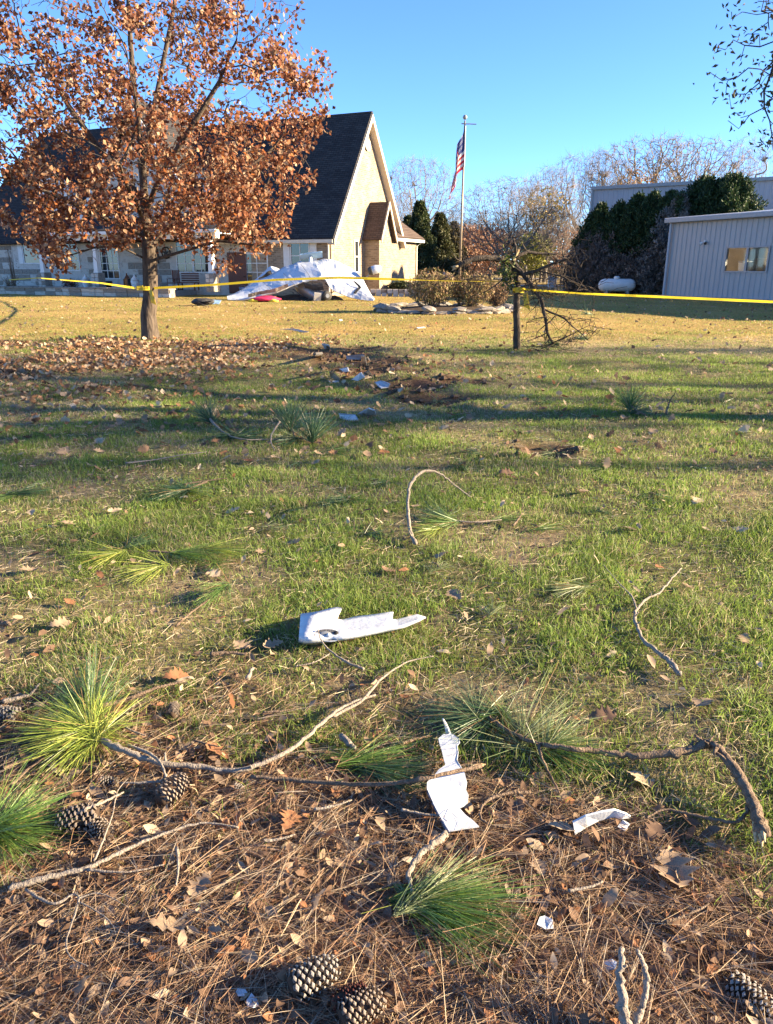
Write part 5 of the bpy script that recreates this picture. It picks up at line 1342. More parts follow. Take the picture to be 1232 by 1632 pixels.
# ---- wing fragment with the landing light
def make_wing_fragment():
    Y0 = G(560, 1005); t = thing('wing_fragment', 'white torn wing edge with a broken landing light on the grass', 'debris', (Y0.x, Y0.y, zg(Y0))); o0 = Vector(t.location)
    K = 280 / 1232.; U = lambda a: 440 + a * K; W = lambda b: 940 + b * K
    top = [(172, 168), (300, 150), (380, 128), (430, 120), (466, 126), (440, 150), (430, 205), (470, 207), (560, 185), (700, 170), (800, 153), (824, 155), (812, 205), (850, 205), (990, 170), (1050, 190)]
    bot = [(157, 372), (190, 386), (240, 388), (290, 384), (340, 378), (400, 371), (450, 366), (500, 360), (560, 350), (620, 338), (700, 322), (780, 305), (850, 288), (900, 276), (980, 240), (1050, 196)]
    nv = 9; V, F = [], []
    for i in range(len(top)):
        for j in range(nv + 1):
            f = j / nv                                                   # 0 front edge .. 1 back edge
            u, v = bot[i][0] + (top[i][0] - bot[i][0]) * f, bot[i][1] + (top[i][1] - bot[i][1]) * f
            q = min(1, f / .34); zz = .012 + .060 * math.sqrt(max(0, 1 - (1 - q) ** 2)) - .030 * max(0, f - .34)
            if i < 4: zz += .025 * f * (4 - i) / 4
            V.append(GP(U(u), W(v), zz) - o0)
    for i in range(len(top) - 1):
        for j in range(nv):
            k = i * (nv + 1) + j
            uc = (bot[i][0] + top[i][0]) / 2
            F.append((k, k + nv + 1, k + nv + 2, k + 1))
    me = bpy.data.meshes.new('skin'); me.from_pydata([tuple(v) for v in V], [], F); me.polygons.foreach_set('use_smooth', np.ones(len(F), bool)); me.update()
    o = link('skin', me, M['skin_white'], t); s = o.modifiers.new('t', 'SOLIDIFY'); s.thickness = .004; s.offset = -1
    # landing light: long oval recess with a dull cover, small bulb and faired hood
    c = GP(U(372), W(318), .066) - o0; ex, ey = Vector((.056, 0, -.003)), Vector((0, .024, .017))
    nrm = ex.cross(ey).normalized()
    oval = lambda a: ex * cos(a) * (1.25 if cos(a) < 0 else .95) + ey * sin(a)
    ring = [c + oval(a) - nrm * .001 for a in np.linspace(0, 2 * pi, 33)]
    lamp = MB().tube(ring, .0035, 6, False).build('light_bezel', M['skin_white'], t, True)
    d1 = MB(); d1.add([c + nrm * .001] + [c + oval(a) * .97 + nrm * .002 for a in np.linspace(0, 2 * pi, 33)[:-1]], [(0, 1 + i, 1 + (i + 1) % 32) for i in range(32)])
    d1.build('light_recess', M['recess'], lamp)
    def dome(cc, a, b, hgt, k=20, rings=5):
        m = MB(); vs, fs = [], []
        for r in range(rings + 1):
            th = r / rings * pi / 2
            for j in range(k): q = 2 * pi * j / k; vs.append(cc + (a * cos(q) + b * sin(q)) * cos(th) + nrm * hgt * sin(th))
        for r in range(rings):
            for j in range(k): fs.append((r * k + j, r * k + (j + 1) % k, (r + 1) * k + (j + 1) % k, (r + 1) * k + j))
        return m.add(vs, fs)
    dome(c + ex * -.30 + nrm * .001, ex * .55, ey * .62, .008).build('reflector', M['galv'], lamp, True)
    dome(c - ex * .02 - ey * .15 + nrm * .004, ex * .20, ey * .38, .014).build('bulb', M['white_trim'], lamp, True)
    dome(c + ex * .55 + ey * .25 + nrm * .001, ex * .22, ey * .5, .008).build('socket', M['iron'], lamp, True)
    dome(c - ex * 1.12 - ey * .35 + nrm * .001, ex * .13, ey * .3, .012).build('red_plug', M['redwood'], lamp, True)
    dome(c + ex * 1.15 + ey * .45 - nrm * .008, ex * 1.05, ey * .85, .012).build('light_hood', M['skin_white'], t, True)
make_wing_fragment()
def zoomK(x0, y0, k): return lambda *pts: [(x0 + a * k, y0 + b * k) for a, b in pts]
z6 = zoomK(520, 1100, 360 / 1232.)
def make_fragment2():
    out = z6((612, 265), (640, 240), (690, 238), (722, 262), (726, 285), (712, 300), (718, 340), (712, 380), (728, 410), (752, 455), (764, 500), (758, 540), (772, 570), (768, 610), (745, 630), (722, 640), (760, 680), (800, 708), (836, 742), (760, 752), (668, 764), (630, 700), (590, 620), (552, 535), (552, 500), (590, 460), (612, 430), (648, 405), (640, 370), (632, 330), (618, 290))
    hs = [.05 + .03 * max(0, 1 - abs(v - 1235) / 40) for u, v in out]
    for i, (u, v) in enumerate(out):
        if v < 1190: hs[i] = .055
        if v > 1290: hs[i] = .042
        if u < 700 and v > 1240: hs[i] += .012
    t = debris('white hourglass shaped torn skin fragment lying on the pine straw', out, hs, .004, M['skin_white'], 'skin_fragment', None)
    o0 = Vector(t.location)
    a = px_poly(z6((552, 540), (592, 625), (632, 705), (668, 770)), .018)
    MB().tube([p - o0 - Vector((0, 0, .006)) for p in a], .006, 6).build('folded_lip', M['skin_grey'], t)
    s = px_poly(z6((636, 156), (652, 190), (668, 238)), [.12, .07, .035])
    MB().tube([p - o0 for p in s], [.003, .006, .010], 6).build('torn_spike', M['skin_white'], t)
    for cr in (((600, 560), (650, 640), (640, 690)), ((650, 640), (720, 700)), ((700, 700), (720, 750)), ((600, 470), (680, 440), (735, 450))):
        c = px_poly(z6(*cr), .062 if cr[0][1] < 500 else .052); MB().tube([p - o0 for p in c], .0008, 4).build('crack', M['skin_grey'], t)
make_fragment2()
z7 = zoomK(800, 1100, 432 / 1232.)
def make_fragment3():
    up = z7((322, 600), (380, 570), (450, 552), (510, 542), (560, 560), (580, 572)); lo = z7((330, 655), (380, 622), (440, 590), (500, 575), (545, 582), (582, 578))
    A, B = px_poly(up, [.05, .07, .075, .07, .05, .03]), px_poly(lo, [.012, .02, .03, .032, .03, .02]); c = (A[2] + B[2]) / 2
    t = thing('skin_fragment', 'curved white strip of torn skin on the dry leaves', 'debris', (c.x, c.y, zg(c))); o0 = Vector(t.location)
    m = MB(); n = len(A); m.add([p - o0 for p in A] + [p - o0 for p in B], [(i, i + 1, n + i + 1, n + i) for i in range(n - 1)])
    o = m.build('sheet', M['skin_white'], t); s = o.modifiers.new('t', 'SOLIDIFY'); s.thickness = .003
    MB().tube([p - o0 for p in A], .0035, 5).build('torn_edge', M['skin_white'], t)
make_fragment3()
for k, (u, v, lab) in enumerate(((868, 1478, 'tiny white paint chip among the dry leaves'), (972, 1540, 'white chip of foam beside the forked twig'), (994, 1322, 'tiny white chip right of the curved strip'), (385, 1590, 'small white shard among pine needles'), (402, 1602, 'small white shard standing in the pine needles'), (1122, 748, 'pale green scrap on the lawn'), (335, 915, 'bent white scrap in the grass beside pine sprigs'))):
    p = GP(u, v, .012); r = random.Random(k); s = .016 + .008 * r.random()
    t = thing('paint_chip', lab, 'debris', tuple(p), r.random() * 6, 'small paint chips')
    pts = [(s * cos(a) * r.uniform(.5, 1.2), s * sin(a) * r.uniform(.5, 1.2), s * r.uniform(.2, .9)) for a in np.linspace(0, 2 * pi, 7)[:-1]]
    MB().slab(pts[:4], .002).build('flake', M['skin_white'], t); MB().slab([pts[0], pts[3], pts[4], pts[5]], .002).build('flake', M['skin_white'], t)

# ================================================================== fallen sticks
def smooth_line(pts, n=5):
    out = []; P = [Vector(p) for p in pts]
    for i in range(len(P) - 1):
        p0, p1, p2, p3 = P[max(i - 1, 0)], P[i], P[i + 1], P[min(i + 2, len(P) - 1)]
        for k in range(n):
            t = k / n; out.append(.5 * ((2 * p1) + (p2 - p0) * t + (2 * p0 - 5 * p1 + 4 * p2 - p3) * t * t + (3 * p1 - p0 - 3 * p2 + p3) * t ** 3))
    out.append(P[-1]); return out
def stick_mesh(m, px_pts, hs, r0, r1, o0, k=7):
    P = [GP(u, v, h) for (u, v), h in zip(px_pts, hs)]; L = smooth_line(P, 6); n = len(L)
    rad = [(r0 * 1.08 + (r1 * .7 - r0 * 1.08) * i / (n - 1)) * random.uniform(.86, 1.10) * (1.28 if random.random() < .07 else 1) for i in range(n)]
    L = [p + Vector((random.uniform(-1, 1), random.uniform(-1, 1), random.uniform(-.5, .5))) * r0 * .36 for p in L]
    for i in range(2, n - 2):
        if random.random() < .10:
            e = Vector((random.uniform(-1, 1), random.uniform(-1, 1), random.uniform(0, 1))).normalized() * random.uniform(1.6, 4.5) * rad[i]
            m.tube([L[i] - o0, L[i] - o0 + e * .5, L[i] - o0 + e], [rad[i] * .6, rad[i] * .42, rad[i] * .30], 5)
    m.tube([p - o0 for p in L], rad, k); return L
def stick(label, main, r0, r1, h=.015, sides=(), material='stick', name='fallen_branch', parent=None, group='fallen branches', broken=None):
    """main, sides: photo polylines; h: height above the ground along it (number or list)"""
    hs = [q + .018 for q in (h if hasattr(h, '__len__') else [h] * len(main))]
    a = GP(*main[0]); t = parent
    if t is None: t = thing(name, label, 'branch', tuple(a), 0, group)
    o0 = Vector(t.location)
    m = MB(); stick_mesh(m, main, hs, r0, r1, o0); m.build('stem', M[material], t, True)
    for sd in sides:
        pts, ra, rb, hh = sd; hh = [q + .022 for q in (hh if hasattr(hh, '__len__') else [hh] * len(pts))]
        m = MB(); stick_mesh(m, pts, hh, ra, rb, o0, 6); m.build('side_twig', M[material], t, True)
    if broken:
        p = GP(broken[0][0], broken[0][1], broken[2]) - o0; q = GP(broken[1][0], broken[1][1], broken[3]) - o0
        b = MB()
        for k in range(6): e = Vector((random.uniform(-1, 1), random.uniform(-1, 1), random.uniform(-1, 1))) * r0 * .7; b.tube([p + e * .8, p.lerp(q, .6) + e, q + e * 1.3], [r0 * .55, r0 * .45, r0 * .12], 5)
        b.build('torn_end', M['wood_raw'], t)
    return t
stick('long bowed bare branch running from the bright pine tuft over the straw', [(165, 1180), (200, 1197), (255, 1215), (320, 1222), (375, 1228), (425, 1214), (470, 1190), (510, 1155), (550, 1125), (598, 1108)], .011, .0065, [.05, .05, .03, .02, .02, .03, .04, .03, .03, .02],
      [([(530, 1142), (575, 1118), (610, 1080), (650, 1055), (690, 1046)], .007, .003, .02), ([(205, 1188), (245, 1205), (262, 1230), (255, 1245), (190, 1248)], .005, .005, [.04, .05, .05, .03, .02])])
stick('thin dark stick crossing the white hourglass fragment', [(400, 1238), (480, 1244), (560, 1250), (630, 1248), (690, 1238), (766, 1220)], .0065, .009, [.015, .02, .04, .07, .10, .075], material='stick_brown', broken=((755, 1222), (772, 1219), .07, .07))
stick('heavy forked branch with a pale torn end lying in the lit grass', [(1214, 1330), (1208, 1300), (1195, 1268), (1172, 1230), (1150, 1200), (1128, 1186), (1085, 1198), (1020, 1204), (960, 1198), (900, 1192), (850, 1182), (805, 1160), (775, 1140)], .0185, .008, [.045, .05, .05, .06, .07, .075, .06, .05, .05, .06, .05, .04, .04],
      [([(1128, 1188), (1118, 1180), (1108, 1172)], .010, .006, [.075, .08, .09]), ([(858, 1186), (866, 1215), (880, 1240), (892, 1264)], .006, .004, [.05, .03, .02, .01]), ([(1192, 1282), (1188, 1298), (1165, 1310), (1110, 1300), (1060, 1290), (1030, 1304)], .006, .004, [.03, .03, .02, .02, .02, .015])], material='stick_brown', broken=((1210, 1306), (1214, 1342), .065, .055))
stick('smooth wavy forked twig lying in the lit lawn', [(1082, 1074), (1072, 1058), (1050, 1040), (1026, 1020), (1014, 995), (1014, 972), (1030, 955), (1050, 945), (1068, 925), (1086, 905)], .0105, .005, .02, [([(1014, 970), (1008, 952), (995, 938), (978, 920), (962, 900)], .005, .002, [.02, .02, .02, .03, .03])])
stick('arched bare branch standing hooped over the lawn', [(662, 866), (654, 848), (650, 815), (652, 780), (664, 758), (684, 750), (706, 758), (728, 776), (750, 792)], .013, .006, [.01, .03, .10, .22, .28, .28, .22, .12, .04], [([(720, 830), (760, 832), (800, 828)], .006, .004, .02)])
stick('curved hook of twig beside the white hourglass fragment', [(845, 1262), (810, 1264), (784, 1272), (768, 1286), (766, 1302), (780, 1314), (808, 1320)], .005, .004, [.02, .03, .03, .03, .02, .015, .01], material='stick_brown')
stick('pale straight stick with side twigs over dark straw', [(15, 1416), (70, 1400), (140, 1382), (200, 1355), (260, 1328), (320, 1312), (380, 1318)], .0085, .003, .02, [([(150, 1372), (168, 1330), (180, 1295), (188, 1260), (205, 1240)], .003, .0015, [.02, .03, .04, .03, .02]), ([(140, 1386), (200, 1390), (262, 1378)], .004, .002, .015)])
stick('bare twig spreading over the straw below the pale stick', [(40, 1418), (85, 1440), (118, 1425), (124, 1440), (105, 1505), (120, 1530), (140, 1540)], .004, .002, .02, [([(124, 1432), (160, 1424), (205, 1446)], .0025, .001, .02), ([(128, 1438), (150, 1450), (175, 1468), (185, 1490)], .002, .001, .02)])
stick('pair of pale upright twigs forking out of the lit leaves', [(1000, 1640), (992, 1605), (988, 1560), (990, 1514)], .013, .009, [.02, .06, .10, .13], [([(1010, 1640), (1024, 1602), (1030, 1565), (1026, 1535), (1014, 1514)], .008, .006, [.02, .05, .08, .10, .12])])
stick('bent twig rising to the pine tuft on the dry leaves', [(712, 1328), (690, 1345), (668, 1362), (655, 1385), (652, 1405), (660, 1428)], .010, .007, [.05, .05, .04, .03, .03, .03])
stick('pale crooked twig at the edge of the straw near the pine cone', [(5, 1118), (30, 1112), (50, 1106), (62, 1090)], .009, .005, .02)
stick('brown stick leaning from the green tuft towards the lawn', [(162, 1126), (210, 1112), (250, 1096), (294, 1086)], .009, .006, [.02, .03, .04, .04], material='stick_brown')
stick('dark crossed twigs below the bright pine tuft', [(5, 1225), (30, 1215), (65, 1205)], .008, .005, .02, [([(18, 1252), (42, 1228), (70, 1208)], .006, .004, .03)], material='stick_brown')
stick('forked twig in the grass before the landing light', [(580, 1066), (555, 1056), (530, 1040), (512, 1020), (507, 1003)], .006, .003, [.01, .02, .03, .05, .09], [([(470, 1062), (500, 1056), (525, 1042)], .003, .004, [.01, .02, .03])])
stick('short brown stick in the grass above the pine straw', [(336, 1043), (365, 1041), (394, 1043)], .010, .008, .012, material='stick_brown')
stick('short pale stub standing in the straw', [(395, 1082), (402, 1064)], .009, .008, [.01, .03])
stick('splintered stub of wood in the straw beside a leaf', [(545, 1172), (556, 1185), (566, 1192)], .012, .009, .02)
stick('thin stick lying left of the hourglass fragment', [(640, 1184), (665, 1177), (690, 1172)], .006, .005, .012, material='stick_brown')
stick('thin stick over the pine cones on dark straw', [(120, 1298), (140, 1288), (165, 1278), (198, 1262)], .0055, .004, [.05, .06, .05, .03])
stick('thin twig on the shaded lawn beyond the pine sprigs', [(200, 738), (245, 733), (285, 726), (330, 720)], .008, .004, .02)
stick('dark twig standing in the lawn beside a pine sprig', [(1062, 660), (1066, 642), (1076, 626)], .012, .006, [.01, .10, .22], material='stick_brown')
stick('thin branch in the shaded lawn among pine sprigs', [(335, 668), (355, 688), (385, 700), (430, 700), (470, 700)], .010, .006, [.10, .05, .03, .02, .02], [([(446, 672), (434, 690), (432, 705), (438, 718)], .010, .006, [.14, .06, .03, .01])])
stick('stick lying in front of the sprig on the shaded grass', [(292, 772), (330, 766), (362, 762)], .008, .005, .02, material='stick_brown')
stick('dead end of wood at the edge of the lawn litter', [(0, 992), (12, 994), (16, 996)], .016, .012, .02, material='stick_brown')
stick('bare stick on the leaf strewn lawn near the oak shade', [(0, 632), (14, 629), (28, 626)], .02, .014, .03, material='stick_brown')
stick('small stick on the lawn beside the hooped branch', [(818, 838), (826, 828), (830, 820)], .008, .006, [.01, .02, .04], material='stick_brown')
for k, (a, b) in enumerate((((282, 1352), (280, 1410)), ((350, 1462), (368, 1478)), ((95, 1150), (130, 1160)), ((420, 1135), (470, 1128)), ((640, 1290), (700, 1300)), ((310, 1180), (350, 1190)), ((500, 1290), (560, 1275)), ((760, 1400), (800, 1396)), ((905, 1420), (960, 1405)), ((1060, 1470), (1130, 1440)), ((200, 1160), (232, 1172)), ((560, 1420), (600, 1440)), ((420, 1340), (470, 1330)))):
    stick(['short pale twig lying in the pine straw', 'short brown twig lying in the pine straw'][k % 2], [a, ((a[0] + b[0]) / 2 + 3, (a[1] + b[1]) / 2 + 2), b], .0045, .003, .022, material=['stick', 'stick_brown'][k % 2], name='short_twig', group=['pale twigs in the straw', 'brown twigs in the straw'][k % 2])

# ================================================================== pine boughs
def needle_mesh(B, d, L, w, cols, rng, sag=.25, segs=3):
    """slender curved strips: B bases, d directions, L lengths"""
    n = len(B); s = norm(np.cross(d, rand_dirs(n, rng))); V, C = [], []
    ts = np.linspace(0, 1, segs + 1)
    bend = rand_dirs(n, rng) * .10
    for t in ts:
        c = B + d * (L * t)[:, None] + bend * (L * t * t)[:, None]; c[:, 2] -= sag * L * t * t * np.clip(1 - np.abs(d[:, 2]), 0, 1)
        g = gz(c[:, 0], c[:, 1]) + .004; c[:, 2] = np.maximum(c[:, 2], g)
        ww = (w * (1 - .55 * t * t))[:, None] * .5
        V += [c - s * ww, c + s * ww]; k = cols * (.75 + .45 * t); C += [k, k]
    V = np.stack(V, 1).reshape(-1, 3); C = np.stack(C, 1).reshape(-1, 3)
    b = np.arange(n)[:, None] * 2 * (segs + 1); Q = np.concatenate([b + [2 * i, 2 * i + 1, 2 * i + 3, 2 * i + 2] for i in range(segs)], 0)
    return V, Q, C
GREEN_N = [(.11, .20, .040), (.16, .24, .05), (.07, .14, .03)]
YELLOW_N = [(.26, .32, .05), (.36, .40, .08), (.17, .24, .04)]
PALE_N = [(.19, .23, .10), (.28, .31, .15), (.12, .17, .07)]
DARK_N = [(.06, .125, .055), (.09, .16, .065), (.045, .095, .04)]
def tuft(parent, u, v, du, dv, L, n, spread, h, pal, seed, up=.05, back=.0, w=.0017, stemlen=.09, sag=.10):
    """a spray of needles at pixel (u,v) pointing along the ground towards pixel direction (du,dv)"""
    rng = np.random.default_rng(seed); o0 = np.array(parent.location); n = int(n * .72)
    w = max(w, .00042 * math.hypot(G(u, v).y, 1.6))
    a = np.array(GP(u, v, h)); b = np.array(GP(u + du, v + dv, h)); ax = norm((b - a)[None])[0]; ax = norm((ax + np.array((0, 0, up)))[None])[0]
    t = rng.random(n); B = a[None] - ax[None] * (stemlen * t)[:, None] + rng.normal(0, .004, (n, 3))
    rd = rand_dirs(n, rng); rd[:, 2] *= .38
    d = norm(ax[None] + rd * 1.25 * (spread * (.35 + .9 * t + .25 * rng.random(n)))[:, None] - ax[None] * (back * t)[:, None])
    d[:, 2] = np.where(d[:, 2] < -.12, -d[:, 2] * .4, d[:, 2]); d = norm(d)
    pal = np.array(pal); cols = pal[rng.integers(0, len(pal), n)] * (.6 + .8 * rng.random((n, 1)))
    dead = rng.random(n) < .05; cols[dead] = np.array((.36, .22, .10))
    V, Q, C = needle_mesh(B, d, L * (.40 + .68 * rng.random(n) ** .8), np.full(n, w), cols, rng, sag)
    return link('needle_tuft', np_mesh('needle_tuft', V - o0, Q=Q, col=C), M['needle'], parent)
def bough(label, stem, r, hs, tufts, material='stick_brown'):
    a = GP(*stem[0]); t = thing('pine_bough', label, 'pine bough', tuple(a), 0, 'torn pine boughs on the ground')
    m = MB(); stick_mesh(m, stem, hs, r, r * .8, Vector(t.location)); m.build('stem', M[material], t, True)
    for i, q in enumerate(tufts): tuft(t, *q[0], seed=hash_(label) + i, **q[1])
    return t
def hash_(s): return sum(ord(c) * (i + 1) for i, c in enumerate(s)) % 9973
def T(u, v, du, dv, L, n, spread, h, pal, **k): return ((u, v, du, dv, L, n, spread, h, pal), k)
bough('bright yellow green pine tuft lit by the sun on the straw', [(165, 1180), (150, 1172), (132, 1166)], .008, [.05, .055, .06], [T(128, 1164, -60, -8, .27, 620, 1.0, .06, YELLOW_N), T(142, 1168, -40, 30, .24, 460, 1.0, .06, YELLOW_N), T(140, 1164, -30, -40, .22, 300, .95, .07, YELLOW_N), T(150, 1172, 20, 40, .20, 200, .9, .05, YELLOW_N)])
bough('upright dark green pine tuft behind the bright one', [(160, 1128), (148, 1124), (138, 1120)], .008, [.02, .03, .03], [T(140, 1122, -10, -50, .27, 460, .7, .03, DARK_N, up=.45), T(142, 1122, -50, -12, .24, 280, .7, .03, GREEN_N)])
bough('long green pine tuft coming in over the dark straw', [(-20, 1320), (-6, 1318), (6, 1314)], .009, [.05, .05, .06], [T(4, 1316, 50, -30, .24, 420, .9, .06, GREEN_N), T(0, 1325, 40, 30, .24, 420, .9, .05, GREEN_N), T(-4, 1320, 60, 0, .2, 300, .8, .07, GREEN_N)])
bough('wide pine bough at the base of the heavy forked branch', [(800, 1158), (775, 1142), (745, 1126), (722, 1112)], .007, [.045, .05, .05, .05], [T(770, 1140, -60, 12, .27, 520, .75, .04, DARK_N), T(835, 1165, 10, -60, .34, 260, .85, .05, PALE_N), T(760, 1132, -6, -50, .26, 170, .85, .05, PALE_N), T(880, 1192, 60, 20, .25, 340, .6, .04, GREEN_N), T(880, 1185, 30, -30, .22, 260, .9, .04, PALE_N), T(800, 1150, -30, 40, .18, 200, .8, .03, GREEN_N)])
bough('flat dark green pine sprig left of the hourglass fragment', [(630, 1248), (600, 1226), (572, 1210)], .006, [.03, .025, .025], [T(600, 1226, 60, 10, .25, 420, .42, .03, DARK_N), T(575, 1212, 40, -8, .22, 300, .5, .03, GREEN_N), T(560, 1206, -30, -6, .14, 160, .7, .03, GREEN_N)])
bough('full green pine tuft fanned out on the dry leaves', [(660, 1428), (664, 1432), (670, 1436)], .008, [.03, .03, .035], [T(672, 1436, 60, 4, .31, 640, .40, .04, GREEN_N), T(672, 1436, 50, 30, .27, 380, .36, .03, GREEN_N), T(672, 1432, 46, -26, .25, 320, .36, .05, PALE_N), T(662, 1432, -20, 26, .14, 26, .8, .03, YELLOW_N)])
bough('long pine bough strung across the left lawn', [(235, 878), (265, 880), (300, 884)], .007, [.04, .04, .04], [T(180, 882, -60, 14, .26, 240, .6, .04, YELLOW_N), T(290, 882, 60, 2, .28, 300, .5, .05, GREEN_N), T(250, 905, -40, 14, .26, 220, .7, .04, YELLOW_N), T(340, 876, 60, 8, .28, 260, .5, .05, YELLOW_N), T(345, 900, 14, 24, .18, 140, .7, .03, GREEN_N), T(215, 866, 20, -10, .22, 160, .6, .03, DARK_N)])
bough('small pine sprig with a bare stalk below the long bough', [(280, 998), (310, 972), (345, 948), (358, 932)], .0055, [.015, .02, .03, .05], [T(352, 938, -34, 22, .22, 260, .6, .05, GREEN_N), T(354, 936, 4, 34, .16, 120, .5, .05, PALE_N)])
bough('spiky pine sprig on the shaded left lawn', [(330, 768), (312, 774), (296, 780)], .009, [.03, .03, .04], [T(290, 782, -50, 8, .30, 330, .9, .05, DARK_N, ), T(292, 780, 10, -30, .24, 120, .8, .05, DARK_N), T(300, 784, 50, 22, .28, 200, .6, .04, YELLOW_N)])
bough('upright pair of dark pine sprigs beyond the shaded lawn', [(470, 700), (468, 690), (462, 676)], .012, [.02, .05, .12], [T(462, 676, -6, -24, .36, 520, .6, .12, DARK_N, up=1.3), T(498, 694, 16, -22, .36, 520, .7, .08, DARK_N, up=1.1), T(470, 700, -40, 6, .3, 200, .8, .04, DARK_N), T(530, 720, 30, 8, .3, 160, .8, .03, GREEN_N)])
bough('dark pine sprigs on a thin branch in the far left lawn', [(350, 684), (340, 672), (334, 664)], .011, [.06, .09, .12], [T(334, 666, -24, -8, .34, 420, .7, .11, DARK_N, up=.8), T(370, 694, -30, 8, .34, 340, .7, .04, DARK_N), T(380, 698, 40, -2, .3, 160, .7, .04, DARK_N)])
bough('flat pine sprig below the hooped branch', [(800, 828), (760, 832), (724, 834)], .007, [.02, .03, .03], [T(715, 832, -50, 4, .27, 340, .65, .04, GREEN_N), T(700, 822, -30, -14, .27, 200, .8, .04, DARK_N), T(690, 845, -30, 8, .24, 160, .7, .03, YELLOW_N), T(800, 828, 50, -4, .2, 100, .5, .03, GREEN_N)])
bough('dark pine sprigs in the lit lawn toward the shed', [(1030, 662), (1015, 655), (1005, 645)], .012, [.02, .06, .10], [T(1004, 644, -6, -26, .34, 380, .8, .10, GREEN_N, up=1.0), T(1010, 656, 24, -4, .32, 300, .8, .04, DARK_N)])
bough('low pale pine sprig pressed into the lit lawn', [(940, 935), (915, 938), (895, 940)], .006, [.02, .02, .03], [T(920, 936, -50, 6, .22, 260, .5, .03, PALE_N), T(912, 934, 40, 4, .18, 160, .5, .03, YELLOW_N)])
bough('dark flat pine sprig in the middle of the lawn', [(560, 795), (548, 798), (538, 798)], .006, [.02, .02, .03], [T(545, 797, -40, 4, .2, 200, .7, .03, DARK_N), T(560, 795, 30, 4, .18, 120, .6, .03, GREEN_N)])
bough('dark pine sprig by the left edge of the shaded lawn', [(0, 790), (20, 788), (40, 786)], .007, [.02, .02, .03], [T(30, 786, 50, -4, .28, 260, .6, .03, DARK_N), T(10, 790, -30, 4, .2, 100, .6, .03, GREEN_N)])
bough('pine sprig lying in the grass beside the landing light', [(770, 985), (782, 975), (790, 970)], .005, [.02, .02, .02], [T(786, 972, 14, -24, .14, 90, .9, .03, PALE_N)])
bough('small sprigs of pine below the snapped tree', [(905, 545), (890, 548), (880, 550)], .012, [.05, .05, .08], [T(885, 548, -20, 2, .34, 240, .9, .08, GREEN_N), T(920, 540, 30, -4, .34, 240, .8, .06, DARK_N), T(936, 500, 6, -20, .3, 120, .7, .5, PALE_N)])
# single small tufts scattered over the lawn
rngt = np.random.default_rng(61)
for k, (u, v) in enumerate(((615, 770), (735, 745), (880, 722), (1115, 745), (830, 690), (760, 720), (955, 815), (540, 870), (430, 842), (600, 850), (860, 842), (700, 905), (1045, 790), (960, 745), (1180, 690), (1150, 640), (870, 640), (700, 640), (480, 740), (60, 690))):
    p = GP(u, v, .02); t = thing('pine_sprig', 'small green tuft of pine needles dropped on the lawn', 'pine sprig', tuple(p), 0, 'small pine tufts on the lawn')
    a = rngt.random() * 6.28; tuft(t, u, v, 30 * cos(a), 10 * sin(a), .16 + .06 * rngt.random(), 90, .9, .02, [DARK_N, GREEN_N, PALE_N][k % 3], seed=700 + k)
    MB().tube([(0, 0, .005), (-.02 * cos(a), .03, .012), (-.05 * cos(a), .07, .005)], .004, 5).build('stem', M['stick_brown'], t)

# ================================================================== pine cones
M['cone_core'] = mat('cone core', (.045, .028, .018), (.07, .045, .03), 40, .9)
M['cone_scale'] = mat('weathered cone scale', (.18, .135, .10), (.36, .30, .25), 120, .8, .4, 300, .2)
M['cone_grey'] = mat('grey cone scale', (.24, .215, .19), (.36, .33, .30), 120, .8, .4, 300, .2)
M['cone_red'] = mat('closed red cone scale', (.085, .026, .020), (.15, .05, .035), 120, .7, .4, 300, .2)
def cone_meshes(n, openf, ww=1.0, seed=4):
    prof = lambda z: .33 * max(0.0, 1 - abs((z + .10) / .62) ** 2.6) ** .55 + .03
    core = MB().lathe([(max(.02, prof(z) * .78), z) for z in np.linspace(-.5, .48, 9)], 12).mesh('core', True)
    m = MB(); rr = random.Random(seed)
    for i in range(n):
        if rr.random() < .06: continue
        t = (i + .5) / n; z = -.47 + .93 * t; a = i * 2.39996 + rr.uniform(-.05, .05)
        R = prof(z); L = .085 * openf * (.45 + 1.1 * rr.random()) + .012; w = (.150 - .055 * t) * ww * (.9 + .2 * rr.random())
        out, sd = Vector((cos(a), sin(a), 0)), Vector((-sin(a), cos(a), 0)); up = Vector((0, 0, 1))
        ax = (out * .80 + up * (.45 + .35 * t)).normalized(); vv = (up * .85 - out * .45).normalized()
        b = out * R * .75 + up * (z - .02); c = out * R + up * z + ax * L
        e1, e2, e3, e4 = c + sd * w * .60, c + vv * w * .36, c - sd * w * .60, c - vv * w * .26; pk = c + ax * w * .16 + vv * w * rr.uniform(-.12, .12)
        m.add([b + sd * w * .3, b - sd * w * .3, e1, e3, e2, e4, pk], [(0, 2, 4, 3, 1), (1, 3, 5, 2, 0), (2, 6, 4), (4, 6, 3), (3, 6, 5), (5, 6, 2)])
    return core, m.mesh('scales')
CONES = {'open': cone_meshes(120, 1.0), 'wide': cone_meshes(92, 1.5, 1.15, 9), 'tight': cone_meshes(130, .55, 1.0, 12), 'closed': cone_meshes(150, .15, .95)}
